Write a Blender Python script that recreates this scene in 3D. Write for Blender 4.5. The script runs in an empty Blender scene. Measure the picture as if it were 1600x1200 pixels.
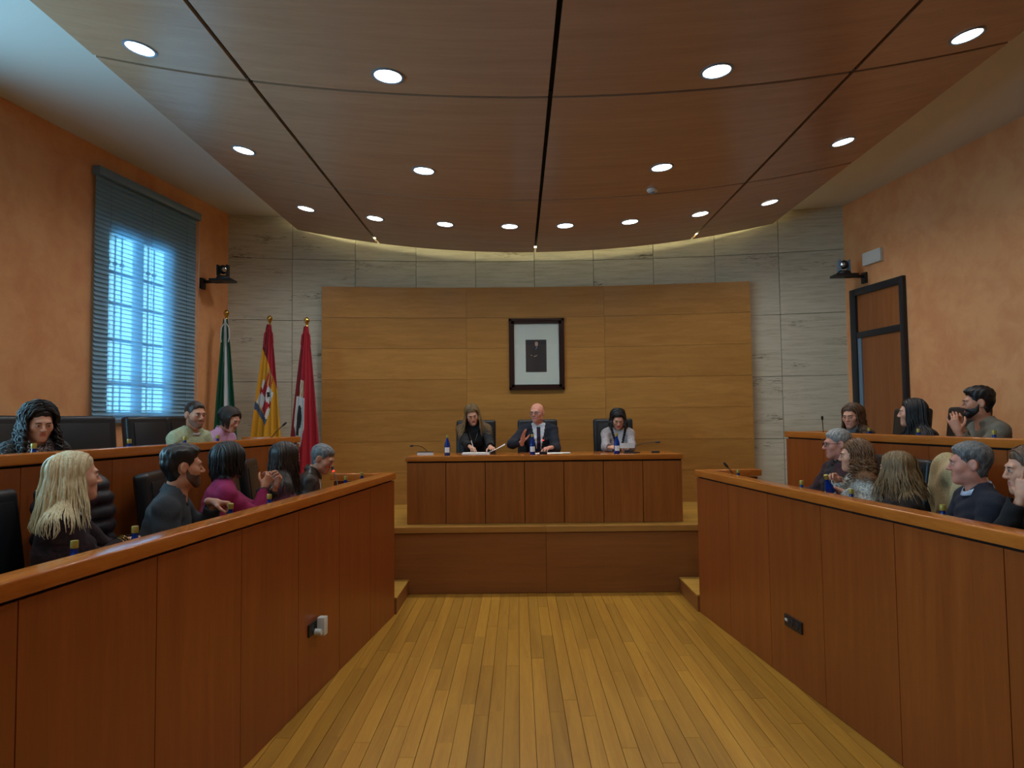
import bpy, bmesh, math, random
import numpy as np
from mathutils import Matrix, Vector
random.seed(7); np.random.seed(7)
SC = bpy.context.scene
COL = SC.collection
PI = math.pi

# ------------------------------------------------------------------ camera, world, exposure
cam_data = bpy.data.cameras.new('camera'); cam = bpy.data.objects.new('camera', cam_data); COL.objects.link(cam)
cam_data.sensor_width = 36.0; cam_data.lens = 36.0 * 1100 / 1600; cam_data.clip_start = .05; cam_data.clip_end = 200
cam.matrix_world = (Matrix.Translation((-.26, 0, 1.9)) @ Matrix.Rotation(9 / 1100, 4, 'Z')
                    @ Matrix.Rotation(PI / 2 + math.atan(55 / 1100), 4, 'X') @ Matrix.Rotation(-.011, 4, 'Z'))
SC.camera = cam
world = bpy.data.worlds.new('daylight'); SC.world = world; world.use_nodes = True
wbg = world.node_tree.nodes['Background']; wbg.inputs[0].default_value = (.34, .74, 1.0, 1); wbg.inputs[1].default_value = 13.5
SC.view_settings.view_transform = 'Standard'; SC.view_settings.look = 'None'
SC.view_settings.exposure = 0.1; SC.view_settings.gamma = 1.0; SC.view_settings.use_curve_mapping = False
LAMP_W = 46.0          # watts of each ceiling downlight
COVE = 5.0             # brightness of the hidden strip behind the ceiling edge

# ------------------------------------------------------------------ materials
def lin(r, g, b):
    f = lambda c: (c / 255 / 12.92) if c / 255 <= .04045 else ((c / 255 + .055) / 1.055) ** 2.4
    return (f(r), f(g), f(b), 1)
class Nodes:
    def __init__(s, name):
        s.m = bpy.data.materials.new(name); s.m.use_nodes = True; s.t = s.m.node_tree
        s.b = s.t.nodes['Principled BSDF']; s.out = s.t.nodes['Material Output']
    def n(s, kind, **kw):
        nd = s.t.nodes.new(kind)
        for k, v in kw.items():
            if k in nd.inputs: nd.inputs[k].default_value = v
            else: setattr(nd, k, v)
        return nd
    def l(s, a, b): s.t.links.new(a, b)
    def ramp(s, fac, stops):
        r = s.n('ShaderNodeValToRGB'); e = r.color_ramp.elements
        while len(e) < len(stops): e.new(.5)
        for q, (p, c) in zip(e, stops): q.position = p; q.color = c
        s.l(fac, r.inputs[0]); return r.outputs[0]
    def coords(s, scale=(1, 1, 1), jitter=True):
        tc = s.n('ShaderNodeTexCoord'); mp = s.n('ShaderNodeMapping'); mp.inputs['Scale'].default_value = scale
        s.l(tc.outputs['Object'], mp.inputs[0])
        if jitter:
            oi = s.n('ShaderNodeObjectInfo'); mu = s.n('ShaderNodeMath', operation='MULTIPLY'); mu.inputs[1].default_value = 37.0
            s.l(oi.outputs['Random'], mu.inputs[0]); s.l(mu.outputs[0], mp.inputs['Location'])
        return mp.outputs[0]
    def noise(s, vec, scale, detail=4, rough=.55, dist=0):
        t = s.n('ShaderNodeTexNoise'); t.inputs['Scale'].default_value = scale; t.inputs['Detail'].default_value = detail
        t.inputs['Roughness'].default_value = rough; t.inputs['Distortion'].default_value = dist
        s.l(vec, t.inputs['Vector']); return t.outputs[0]
    def bump(s, h, strength, dist=.01):
        b = s.n('ShaderNodeBump'); b.inputs['Strength'].default_value = strength; b.inputs['Distance'].default_value = dist
        s.l(h, b.inputs['Height']); s.l(b.outputs[0], s.b.inputs['Normal'])
    def mix(s, f, a, b):
        m = s.n('ShaderNodeMix', data_type='RGBA'); 
        if hasattr(f, 'is_linked'): s.l(f, m.inputs[0])
        else: m.inputs[0].default_value = f
        for i, v in ((6, a), (7, b)):
            if hasattr(v, 'is_linked'): s.l(v, m.inputs[i])
            else: m.inputs[i].default_value = v
        return m.outputs[2]
    def set(s, **kw):
        for k, v in kw.items(): s.b.inputs[k.replace('_', ' ')].default_value = v
        return s
def plain(name, c, rough=.5, metal=0, **kw):
    N = Nodes(name); N.set(Base_Color=c, Roughness=rough, Metallic=metal, **kw); return N.m
def wood(name, c1, c2, grain='Z', rough=.35, vary=.25, spec=.5, fine=1.0):
    """long-grained veneer: noise stretched along the grain axis, each board with its own tone"""
    N = Nodes(name); s = [9 * fine, 9 * fine, 9 * fine]; s['XYZ'.index(grain)] = .55 * fine
    v = N.coords(tuple(s))
    a = N.noise(v, 1.6, 5, .6, .6); b = N.noise(v, 9, 3, .7)
    col = N.ramp(a, [(.3, c2), (.72, c1)])
    col2 = N.mix(.22, col, N.ramp(b, [(.35, c2), (.65, c1)]))
    oi = N.n('ShaderNodeObjectInfo'); hs = N.n('ShaderNodeHueSaturation')
    mr = N.n('ShaderNodeMapRange'); mr.inputs[3].default_value = 1 - vary; mr.inputs[4].default_value = 1 + vary
    N.l(oi.outputs['Random'], mr.inputs[0]); N.l(mr.outputs[0], hs.inputs['Value']); N.l(col2, hs.inputs['Color'])
    N.l(hs.outputs[0], N.b.inputs['Base Color']); N.set(Roughness=rough); N.b.inputs['Specular IOR Level'].default_value = spec
    N.bump(b, .04, .002); return N.m
def cloth(name, c, c2=None, rough=.9, scale=140, bump=.25, mixf=.5):
    N = Nodes(name); v = N.coords((1, 1, 1), False); a = N.noise(v, scale, 2, .6)
    N.l(N.ramp(a, [(.5 - .2 * mixf, c2 or tuple(x * .7 for x in c[:3]) + (1,)), (.5 + .2 * mixf, c)]), N.b.inputs['Base Color'])
    big = N.noise(v, 9, 3, .6)
    ad = N.n('ShaderNodeMath', operation='ADD'); N.l(a, ad.inputs[0]); N.l(big, ad.inputs[1])
    N.set(Roughness=rough); N.bump(ad.outputs[0], bump, .01); return N.m
def emit(name, c, s):
    N = Nodes(name); e = N.n('ShaderNodeEmission'); e.inputs[0].default_value = c; e.inputs[1].default_value = s
    N.l(e.outputs[0], N.out.inputs[0]); return N.m
M = {}
M['bench'] = wood('cherry_veneer', lin(154, 82, 34), lin(130, 64, 24), 'Z', .33, .07)
M['rail'] = wood('rail_wood', lin(196, 118, 48), lin(164, 88, 30), 'Y', .16, .05)
M['worktop'] = wood('worktop_wood', lin(180, 104, 42), lin(150, 80, 28), 'Y', .2, .05)
M['backdrop'] = wood('honey_veneer', lin(180, 130, 66), lin(154, 106, 48), 'X', .3, .09)
M['fascia'] = wood('fascia_veneer', lin(150, 94, 46), lin(126, 76, 36), 'X', .4, .06)
M['desk'] = wood('desk_veneer', lin(156, 92, 40), lin(124, 68, 28), 'Z', .3, .1)
M['desktop'] = wood('desk_top_wood', lin(184, 112, 44), lin(152, 82, 28), 'X', .14, .05)
M['ceil_wood'] = wood('ceiling_veneer', lin(178, 142, 114), lin(160, 124, 98), 'X', .27, .06, fine=.7)
M['boards'] = wood('floor_boards', lin(190, 142, 54), lin(158, 110, 36), 'Y', .34, .17)
M['boards_x'] = wood('dais_boards', lin(200, 156, 70), lin(170, 124, 50), 'X', .34, .15)
M['doorwood'] = wood('door_veneer', lin(150, 92, 46), lin(124, 70, 32), 'Z', .4, .08)
M['dark'] = plain('dark_gap', lin(10, 9, 9), .9)
M['black'] = plain('black_plastic', lin(18, 20, 24), .45)
M['frame_dark'] = plain('charcoal_door_frame', lin(26, 30, 38), .35)
M['steel'] = plain('blue_grey_metal', lin(112, 136, 156), .35, .2)
M['white_plastic'] = plain('white_plastic', lin(206, 210, 206), .4)
M['white_paint'] = plain('white_ceiling_paint', lin(206, 206, 200), .8)
M['paper'] = plain('white_paper', lin(232, 234, 232), .7)
M['chrome'] = plain('chrome', lin(200, 200, 200), .15, 1)
M['gold'] = plain('polished_gold', lin(214, 172, 84), .18, 1)
M['cap'] = plain('olive_gold_cap', lin(168, 150, 70), .4, .4)
M['red_led'] = emit('red_light', (1, .03, .02, 1), 4)
M['ink'] = plain('dark_ink', lin(30, 30, 34), .6)
def leather():
    N = Nodes('black_leather'); v = N.coords((1, 1, 1)); a = N.noise(v, 160, 3, .6)
    N.set(Base_Color=lin(22, 24, 28), Roughness=.36); N.bump(a, .18, .003); return N.m
M['leather'] = leather()
def stucco():
    N = Nodes('terracotta_stucco'); v = N.coords((1, 1, 1), False)
    a = N.noise(v, .8, 5, .6, .8); b = N.noise(v, 3.2, 5, .65, .4); c = N.noise(v, 40, 3)
    base = N.ramp(a, [(.3, lin(212, 142, 92)), (.55, lin(222, 160, 106)), (.75, lin(214, 150, 110))])
    N.l(N.mix(.35, base, N.ramp(b, [(.35, lin(200, 122, 74)), (.6, lin(226, 168, 114))])), N.b.inputs['Base Color'])
    N.set(Roughness=.75); N.bump(c, .12, .004); return N.m
M['stucco'] = stucco()
def travertine():
    N = Nodes('travertine'); v = N.coords((1.0, 1.0, 14)); w = N.coords((9, 9, 120))
    a = N.noise(v, 2.2, 8, .7, .15); p = N.noise(w, 1.0, 5, .75, .15); big = N.noise(N.coords((.8, .8, 3.2)), 1.4, 2)
    base = N.ramp(a, [(.3, lin(164, 156, 134)), (.5, lin(190, 184, 162)), (.7, lin(202, 196, 176))])
    mu = N.n('ShaderNodeMath', operation='MULTIPLY'); N.l(p, mu.inputs[0]); N.l(big, mu.inputs[1])
    pit = N.ramp(mu.outputs[0], [(.355, (0, 0, 0, 1)), (.385, (1, 1, 1, 1))])
    N.l(N.mix(pit, base, lin(104, 92, 72)), N.b.inputs['Base Color'])
    N.set(Roughness=.6); N.bump(pit, -.4, .006); return N.m
M['travertine'] = travertine()
def slat_mat():
    N = Nodes('translucent_blind_slat'); N.set(Base_Color=lin(146, 186, 210), Roughness=.45)
    tl = N.n('ShaderNodeBsdfTranslucent'); tl.inputs[0].default_value = lin(96, 146, 176)
    tr = N.n('ShaderNodeBsdfTransparent'); tr.inputs[0].default_value = (.75, .95, 1, 1)
    m1 = N.n('ShaderNodeMixShader'); m1.inputs[0].default_value = .2; N.l(N.b.outputs[0], m1.inputs[1]); N.l(tl.outputs[0], m1.inputs[2])
    m2 = N.n('ShaderNodeMixShader'); m2.inputs[0].default_value = .085; N.l(m1.outputs[0], m2.inputs[1]); N.l(tr.outputs[0], m2.inputs[2])
    N.l(m2.outputs[0], N.out.inputs[0]); return N.m
M['slat'] = slat_mat()
def thin_glass(name, tint=(.95, .98, 1, 1), gl=.08):
    N = Nodes(name); tr = N.n('ShaderNodeBsdfTransparent'); tr.inputs[0].default_value = tint
    g = N.n('ShaderNodeBsdfGlossy'); g.inputs['Roughness'].default_value = .03
    m = N.n('ShaderNodeMixShader'); m.inputs[0].default_value = gl; N.l(tr.outputs[0], m.inputs[1]); N.l(g.outputs[0], m.inputs[2])
    N.l(m.outputs[0], N.out.inputs[0]); return N.m
M['pane'] = thin_glass('window_glass'); M['picture_glass'] = thin_glass('picture_glass', (1, 1, 1, 1), .06)
M['bottle'] = plain('blue_bottle_glass', lin(20, 66, 170), .06, 0, Transmission_Weight=.55, IOR=1.4)
M['frame_wood'] = plain('dark_mahogany_frame', lin(44, 22, 16), .3)
M['skin_a'] = None
def skin(name, c):
    N = Nodes(name); v = N.coords((1, 1, 1), False); a = N.noise(v, 30, 3)
    N.l(N.ramp(a, [(.35, tuple(x * .86 for x in c[:3]) + (1,)), (.65, c)]), N.b.inputs['Base Color'])
    N.set(Roughness=.5); N.b.inputs['Subsurface Weight'].default_value = .06
    N.b.inputs['Subsurface Radius'].default_value = (.01, .004, .002); return N.m
M['skin_a'] = skin('fair_skin', lin(214, 158, 130)); M['skin_b'] = skin('olive_skin', lin(196, 136, 106)); M['skin_c'] = skin('pink_skin', lin(212, 146, 124))
M['lip'] = plain('lips', lin(188, 112, 102), .45); M['lip_red'] = plain('red_lips', lin(168, 66, 66), .4)
M['eye_white'] = plain('eye_white', lin(210, 205, 200), .25); M['iris'] = plain('dark_iris', lin(40, 28, 20), .2)
def hair_mat(name, c, c2):
    N = Nodes(name); v = N.coords((60, 60, 9), False); a = N.noise(v, 2, 4, .7)
    N.l(N.ramp(a, [(.35, c2), (.65, c)]), N.b.inputs['Base Color']); N.set(Roughness=.42); N.bump(a, .5, .004); return N.m
M['h_black'] = hair_mat('black_hair', lin(26, 22, 22), lin(12, 10, 11)); M['h_dark'] = hair_mat('dark_brown_hair', lin(52, 38, 30), lin(26, 18, 14))
M['h_brown'] = hair_mat('brown_hair', lin(106, 76, 50), lin(60, 40, 26)); M['h_ginger'] = hair_mat('light_brown_curls', lin(134, 92, 54), lin(76, 48, 26))
M['h_blonde'] = hair_mat('pale_blonde_hair', lin(228, 214, 176), lin(176, 156, 112)); M['h_dblonde'] = hair_mat('dark_blonde_hair', lin(142, 114, 72), lin(82, 62, 38))
M['h_grey'] = hair_mat('grey_hair', lin(126, 128, 128), lin(62, 62, 62)); M['h_silver'] = hair_mat('silver_hair', lin(168, 168, 164), lin(96, 96, 92))

# ------------------------------------------------------------------ mesh helpers
class MB:
    """collects vertices and faces of ONE mesh"""
    def __init__(s): s.v = []; s.f = []; s.mi = []; s.cur = 0
    def add(s, vs, fs):
        o = len(s.v); s.v += [tuple(p) for p in vs]; s.f += [tuple(i + o for i in f) for f in fs]; s.mi += [s.cur] * len(fs); return s
    def hexa(s, c):   # 8 corners: bottom ring then top ring
        return s.add(c, [(0, 3, 2, 1), (4, 5, 6, 7), (0, 1, 5, 4), (1, 2, 6, 5), (2, 3, 7, 6), (3, 0, 4, 7)])
    def box(s, x0, x1, y0, y1, z0, z1):
        return s.hexa([(x0, y0, z0), (x1, y0, z0), (x1, y1, z0), (x0, y1, z0), (x0, y0, z1), (x1, y0, z1), (x1, y1, z1), (x0, y1, z1)])
    def prism(s, poly, z0, z1):
        n = len(poly); vs = [(x, y, z0) for x, y in poly] + [(x, y, z1) for x, y in poly]
        return s.add(vs, [tuple(range(n - 1, -1, -1)), tuple(range(n, 2 * n))] + [(i, (i + 1) % n, n + (i + 1) % n, n + i) for i in range(n)])
    def tube(s, path, radii, sides=8, caps=True):
        path = [Vector(p) for p in path]; n = len(path)
        if not hasattr(radii, '__len__'): radii = [radii] * n
        rings = []; up = None
        for i, p in enumerate(path):
            d = (path[min(i + 1, n - 1)] - path[max(i - 1, 0)])
            d = d.normalized() if d.length > 1e-9 else Vector((0, 0, 1))
            if up is None: up = d.orthogonal().normalized()
            else:
                up = up - d * up.dot(d); up = up.normalized() if up.length > 1e-6 else d.orthogonal().normalized()
            b = d.cross(up)
            rings.append([p + (up * math.cos(2 * PI * k / sides) + b * math.sin(2 * PI * k / sides)) * radii[i] for k in range(sides)])
        vs = [q for r in rings for q in r]; fs = []
        for i in range(n - 1):
            for k in range(sides):
                k2 = (k + 1) % sides; fs.append((i * sides + k, i * sides + k2, (i + 1) * sides + k2, (i + 1) * sides + k))
        if caps: fs += [tuple(range(sides - 1, -1, -1)), tuple(range((n - 1) * sides, n * sides))]
        return s.add(vs, fs)
    def lathe(s, prof, c=(0, 0, 0), sides=20):
        vs = []; fs = []; n = len(prof)
        for r, z in prof: vs += [(c[0] + r * math.cos(2 * PI * k / sides), c[1] + r * math.sin(2 * PI * k / sides), c[2] + z) for k in range(sides)]
        for i in range(n - 1):
            for k in range(sides):
                k2 = (k + 1) % sides; fs.append((i * sides + k, i * sides + k2, (i + 1) * sides + k2, (i + 1) * sides + k))
        fs += [tuple(range(sides - 1, -1, -1)), tuple(range((n - 1) * sides, n * sides))]
        return s.add(vs, fs)
    def sphere(s, c, r, sc=(1, 1, 1), seg=14, rings=9):
        prof = [(r * math.sin(PI * i / rings), -r * math.cos(PI * i / rings)) for i in range(rings + 1)]
        prof[0] = (r * .02, -r); prof[-1] = (r * .02, r)
        t = MB(); t.lathe(prof, (0, 0, 0), seg)
        return s.add([(c[0] + x * sc[0], c[1] + y * sc[1], c[2] + z * sc[2]) for x, y, z in t.v], t.f)
    def xf(s, mat, start=0):
        for i in range(start, len(s.v)): s.v[i] = tuple(mat @ Vector(s.v[i]))
        return s
    def build(s, name, mat, parent=None, smooth=False, bevel=0, seg=2, local=False, recalc=True):
        me = bpy.data.meshes.new(name)
        off = Vector((0, 0, 0)) if (parent is None or local) else world_loc(parent)
        me.from_pydata([tuple(Vector(p) - off) for p in s.v], [], s.f)
        mats = mat if isinstance(mat, (list, tuple)) else [mat]
        for m in mats: me.materials.append(m)
        if len(mats) > 1: me.polygons.foreach_set('material_index', s.mi)
        if recalc or bevel:
            bm = bmesh.new(); bm.from_mesh(me)
            if recalc: bmesh.ops.recalc_face_normals(bm, faces=bm.faces)
            if bevel:
                es = [e for e in bm.edges if len(e.link_faces) == 2 and e.calc_face_angle(0) > .6]
                bmesh.ops.bevel(bm, geom=es, offset=bevel, segments=seg, affect='EDGES', profile=.6)
            bm.to_mesh(me); bm.free()
        if smooth or bevel:
            me.polygons.foreach_set('use_smooth', [True] * len(me.polygons))
            if bevel or smooth == 'auto':
                me.set_sharp_from_angle(angle=.7)
        return link(name, me, parent)
def world_loc(o):
    p = Vector(o.location)
    while o.parent: o = o.parent; p += Vector(o.location)
    return p
def link(name, me, parent=None):
    o = bpy.data.objects.new(name, me); COL.objects.link(o)
    if parent: o.parent = parent
    return o
def tag(o, label=None, cat=None, group=None, kind=None):
    if label: o['label'] = label
    if cat: o['category'] = cat
    if group: o['group'] = group
    if kind: o['kind'] = kind
    return o
def thing(name, loc=(0, 0, 0), label=None, cat=None, group=None, kind=None):
    o = bpy.data.objects.new(name, None); COL.objects.link(o); o.location = loc; o.empty_display_size = .1
    return tag(o, label, cat, group, kind)
def copy_tree(o, parent=None):
    c = o.copy(); COL.objects.link(c); c.parent = parent
    for ch in list(o.children): copy_tree(ch, c)
    return c

# ------------------------------------------------------------------ room shell
WX = lambda y: 4.25 + .15 * (9.65 - y)              # half width of the room (walls taper to the back)
BACK = lambda x: 10.14 - x * x / 35.5               # concave stone wall
PANEL = lambda x: 9.99 - x * x / 35.5               # wooden backdrop in front of it
CEIL = 4.79; Y0 = -3.6; DAIS = .726; T1 = .40; T2 = .80
floor = MB().box(-6.6, 6.6, Y0, 10.6, -.3, -.012).build('floor', M['dark']); tag(floor, kind='structure')
# floor boards of the aisle, running towards the dais
bw = .098; nb = 0
for i in range(-22, 22):
    x0 = i * bw + .02; y = 2.9 + random.random() * .9 - .9
    while y < 7.79:
        ln = random.uniform(.9, 2.3); y1 = min(y + ln, 7.79)
        ya, yb = max(y, 2.2), y1
        inner = min(abs(x0), abs(x0 + bw))
        if yb - ya > .002 and inner < 1.49 + .1 * (6.98 - ya) + .02:
            gap = .0022 if i % 3 else .0045
            MB().box(x0 + gap / 2, x0 + bw - gap / 2, ya + .0006, yb - .0006, -.012, random.uniform(-.0006, .0006)).build('floor_board', M['boards'], floor); nb += 1
        y = y1
rest = MB()
for i in range(-24, 24): rest.box(i * bw + .022, i * bw + bw + .018, Y0, 2.2, -.012, 0)
tag(rest.build('floor_board', M['boards'], floor), kind='stuff')
# side walls, with window openings in the left one: (y0,y1,z0,z1)
WIN = [(7.37, 8.42, 1.98, 4.0), (3.4, 5.2, 1.7, 4.3), (-.3, 1.5, 1.7, 4.3)]  # last two unseen, inferred from blue daylight and widened to let more in
def wall_side(s, holes, name):
    mb = MB(); ys = sorted([Y0, 10.3] + [v for h in holes for v in h[:2]])
    def seg(ya, yb, z0, z1):
        mb.hexa([(s * WX(ya), ya, z0), (s * (WX(ya) + .10), ya, z0), (s * (WX(yb) + .10), yb, z0), (s * WX(yb), yb, z0),
                 (s * WX(ya), ya, z1), (s * (WX(ya) + .10), ya, z1), (s * (WX(yb) + .10), yb, z1), (s * WX(yb), yb, z1)])
    for ya, yb in zip(ys[:-1], ys[1:]):
        h = [q for q in holes if abs(q[0] - ya) < 1e-6]
        if h: seg(ya, yb, 0, h[0][2]); seg(ya, yb, h[0][3], 5.0)
        else: seg(ya, yb, 0, 5.0)
    tag(mb.build(name, M['stucco']), kind='structure')
wall_side(-1, WIN, 'wall_left'); wall_side(1, [], 'wall_right')
tag(MB().box(-7, 7, Y0 - .3, Y0, 0, 5).build('wall_front', M['stucco']), kind='structure')
wb = MB()
xs = [-4.6 + .4 * i for i in range(24)]
for a, b in zip(xs[:-1], xs[1:]):
    wb.hexa([(a, BACK(a) + .03, 0), (b, BACK(b) + .03, 0), (b, 10.9, 0), (a, 10.9, 0), (a, BACK(a) + .03, 5), (b, BACK(b) + .03, 5), (b, 10.9, 5), (a, 10.9, 5)])
wback = tag(wb.build('wall_back', M['dark']), kind='structure')
zs = [-.15, .72, 1.59, 2.455, 3.32, 4.19, 4.79]; g = .0035
for i in range(-5, 5):
    x0, x1 = i * .855 + g, (i + 1) * .855 - g
    for z0, z1 in zip(zs[:-1], zs[1:]):
        ya, yb = BACK(x0), BACK(x1); d = random.uniform(-.002, .002)
        MB().hexa([(x0, ya + d, z0 + g), (x1, yb + d, z0 + g), (x1, yb + .03, z0 + g), (x0, ya + .03, z0 + g),
                   (x0, ya + d, z1 - g), (x1, yb + d, z1 - g), (x1, yb + .03, z1 - g), (x0, ya + .03, z1 - g)]).build('stone_slab', M['travertine'], wback)
ceiling = tag(MB().box(-7, 7, Y0 - .3, 10.9, CEIL, CEIL + .2).build('ceiling', M['white_paint']), kind='structure')
# wooden canopy: shallow vault, lowest along the middle, in panels with open joints
VR = 15.6
VZ = lambda x: 4.23 + VR - math.sqrt(VR * VR - x * x)
cols = [(-3.33, -2.19), (-2.19, 0), (0, 2.19), (2.19, 3.33)]; rows = [(-2.2, .2), (.2, 2.6), (2.6, 5.0), (5.0, 7.4), (7.4, 9.75)]
def vault_piece(x0, x1, y0, y1, zo, th, n=10):
    mb = MB(); vs = []; fs = []
    for k in range(n + 1):
        x = x0 + (x1 - x0) * k / n; z = VZ(x) + zo
        vs += [(x, y0, z), (x, y1, z), (x, y1, z + th), (x, y0, z + th)]
    for k in range(n):
        a, b = 4 * k, 4 * (k + 1)
        fs += [(a, a + 1, b + 1, b), (a + 1, a + 2, b + 2, b + 1), (a + 2, a + 3, b + 3, b + 2), (a + 3, a, b, b + 3)]
    fs += [(0, 3, 2, 1), (4 * n, 4 * n + 1, 4 * n + 2, 4 * n + 3)]
    return mb.add(vs, fs)
for x0, x1 in cols:
    for y0, y1 in rows:
        a = .017
        vault_piece(x0 + (a if x0 > -3.3 else 0), x1 - (a if x1 < 3.3 else 0), y0 + a, y1 - (a if y1 < 9.7 else 0), 0, .03).build('ceiling_panel', M['ceil_wood'], ceiling, smooth='auto')
for x in (-2.19, 0, 2.19): MB().box(x - .04, x + .04, -2.2, 9.73, VZ(x) + .045, VZ(x) + .06).build('joint_blackout', M['dark'], ceiling)  # black strips added above the joints to keep cove light from leaking through
for y in (.2, 2.6, 5.0, 7.4): vault_piece(-3.3, 3.3, y - .03, y + .03, .031, .012).build('joint_blackout', M['dark'], ceiling)

# ------------------------------------------------------------------ window with blind
def wframe(s, y, z, w=0):          # a point on the inner face of a side wall, w into the room
    n = Vector((-s, -.15 * 1, 0)).normalized()
    return Vector((s * WX(y), y, z)) + n * w
def wbox(mb, s, y0, y1, z0, z1, w0, w1):
    c = [wframe(s, y0, z0, w0), wframe(s, y0, z0, w1), wframe(s, y1, z0, w1), wframe(s, y1, z0, w0)]
    return mb.hexa([tuple(p) for p in c] + [(p.x, p.y, p.z + z1 - z0) for p in c])
def build_window(k, h, bars=True):
    y0, y1, z0, z1 = h
    win = thing('window_%d' % k, tuple(wframe(-1, y0, z0, -.2)), kind='structure')
    mb = MB(); fw = .045; ym = (y0 + y1) / 2
    for a, b in ((y0, y0 + fw), (ym - .06, ym + .06), (y1 - fw, y1)): wbox(mb, -1, a, b, z0, z1, -.08, -.03)
    for a, b in ((z0, z0 + fw), (z1 - fw, z1), (2.31, 2.36)): wbox(mb, -1, y0, y1, a, b, -.078, -.032)
    mb.build('window_frame', M['white_plastic'], win)
    for a, b in ((y0 + fw, ym - .06), (ym + .06, y1 - fw)):
        for c, d in ((z0 + fw, 2.31), (2.36, z1 - fw)): wbox(MB(), -1, a, b, c, d, -.057, -.053).build('pane', M['pane'], win)
    gr = MB()
    for a, b in ((y0 + fw, ym - .06), (ym + .06, y1 - fw)):
        for j in range(1, 4):
            yy = a + (b - a) * j / 4
            gr.tube([wframe(-1, yy, z0, -.13), wframe(-1, yy, z1, -.13)], .009, 6)
            p = wframe(-1, yy, 3.66, -.13); gr.sphere(p, .026)
    for zz in (3.56, 3.22, 2.82): wbox(gr, -1, y0, y1, zz - .018, zz + .018, -.14, -.12)
    gr.build('window_grille', M['black'], win)
    return win
for k, h in enumerate(WIN): build_window(k + 1, h)
def build_blind(yc, label):
    y0, y1 = yc - .855, yc + .855
    b = thing('window_blind', tuple(wframe(-1, y0, 1.9, .05)), label, 'blind')
    hb = MB(); wbox(hb, -1, y0 - .02, y1 + .02, 4.47, 4.56, .012, .10); hb.build('head_box', M['steel'], b, bevel=.006)
    z = 1.945; n = 0
    while z < 4.47:
        sl = MB()
        p = [(z - .007, .060), (z + .010, .043), (z + .032, .036), (z + .054, .045)]     # gently cupped, nearly closed slat
        vs = []
        for zz, w in p: vs += [tuple(wframe(-1, y0, zz, w)), tuple(wframe(-1, y1, zz, w))]
        sl.add(vs, [(0, 1, 3, 2), (2, 3, 5, 4), (4, 5, 7, 6)]); sl.build('slat', M['slat'], b, smooth=True, recalc=False)
        z += .0475; n += 1
    br = MB(); wbox(br, -1, y0, y1, 1.905, 1.945, .03, .062); br.build('bottom_rail', M['steel'], b, bevel=.004)
    for t in (.12, .5, .88):
        yy = y0 + (y1 - y0) * t; c = MB(); c.tube([wframe(-1, yy, 1.92, .056), wframe(-1, yy, 4.48, .056)], .0014, 5); c.build('ladder_cord', M['steel'], b)
    pc = MB(); pc.tube([wframe(-1, y1 + .035, 4.5, .06), wframe(-1, y1 + .04, 2.1, .05)], .004, 6); pc.build('pull_cord', M['white_plastic'], b)
    return b
build_blind(7.975, 'blue-grey slatted blind lowered over the window behind the upper left seats')
for k, h in enumerate(WIN):
    ld = bpy.data.lights.new('daylight_portal', 'AREA'); ld.shape = 'RECTANGLE'; ld.size = h[1] - h[0]; ld.size_y = h[3] - h[2]; ld.cycles.is_portal = True
    lo = bpy.data.objects.new('daylight_portal', ld); COL.objects.link(lo); lo.location = wframe(-1, (h[0] + h[1]) / 2, (h[2] + h[3]) / 2, -.2)
    lo.rotation_euler = (PI / 2, 0, -PI / 2 - math.atan(.15) * -1)
    lo.rotation_euler = Vector((1, .15, 0)).to_track_quat('-Z', 'Y').to_euler()

# ------------------------------------------------------------------ door, wall fittings on the right wall
door = thing('door_1', tuple(wframe(1, 9.0, .73)), kind='structure')
fr = MB(); wbox(fr, 1, 8.45, 8.52, .8, 3.58, 0, .05); wbox(fr, 1, 9.36, 9.48, .8, 3.58, 0, .05); wbox(fr, 1, 8.52, 9.36, 3.49, 3.58, 0, .05); wbox(fr, 1, 8.52, 9.36, 2.92, 3.0, 0, .045)
fr.build('door_frame', M['frame_dark'], door, bevel=.004)
p = MB(); wbox(p, 1, 8.52, 9.36, 3.0, 3.49, 0, .016); p.build('transom_panel', M['doorwood'], door)
p = MB(); wbox(p, 1, 8.52, 9.28, .8, 2.92, 0, .02); p.build('door_leaf', M['doorwood'], door)
p = MB(); wbox(p, 1, 9.285, 9.355, .8, 2.92, 0, .035); p.build('lit_reveal_strip', M['steel'], door)  # blue light on the door reveal, put into the strip's colour
e = thing('emergency_light', tuple(wframe(1, 9.0, 3.85)), 'blank white emergency light box on the orange wall above the door', 'emergency light')
q = MB(); wbox(q, 1, 8.83, 9.18, 3.85, 4.015, 0, .05); q.build('housing', M['white_plastic'], e, bevel=.008)
q = MB(); wbox(q, 1, 8.85, 9.16, 3.87, 3.995, .045, .056); q.build('diffuser', M['white_paint'], e, bevel=.003)
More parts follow.
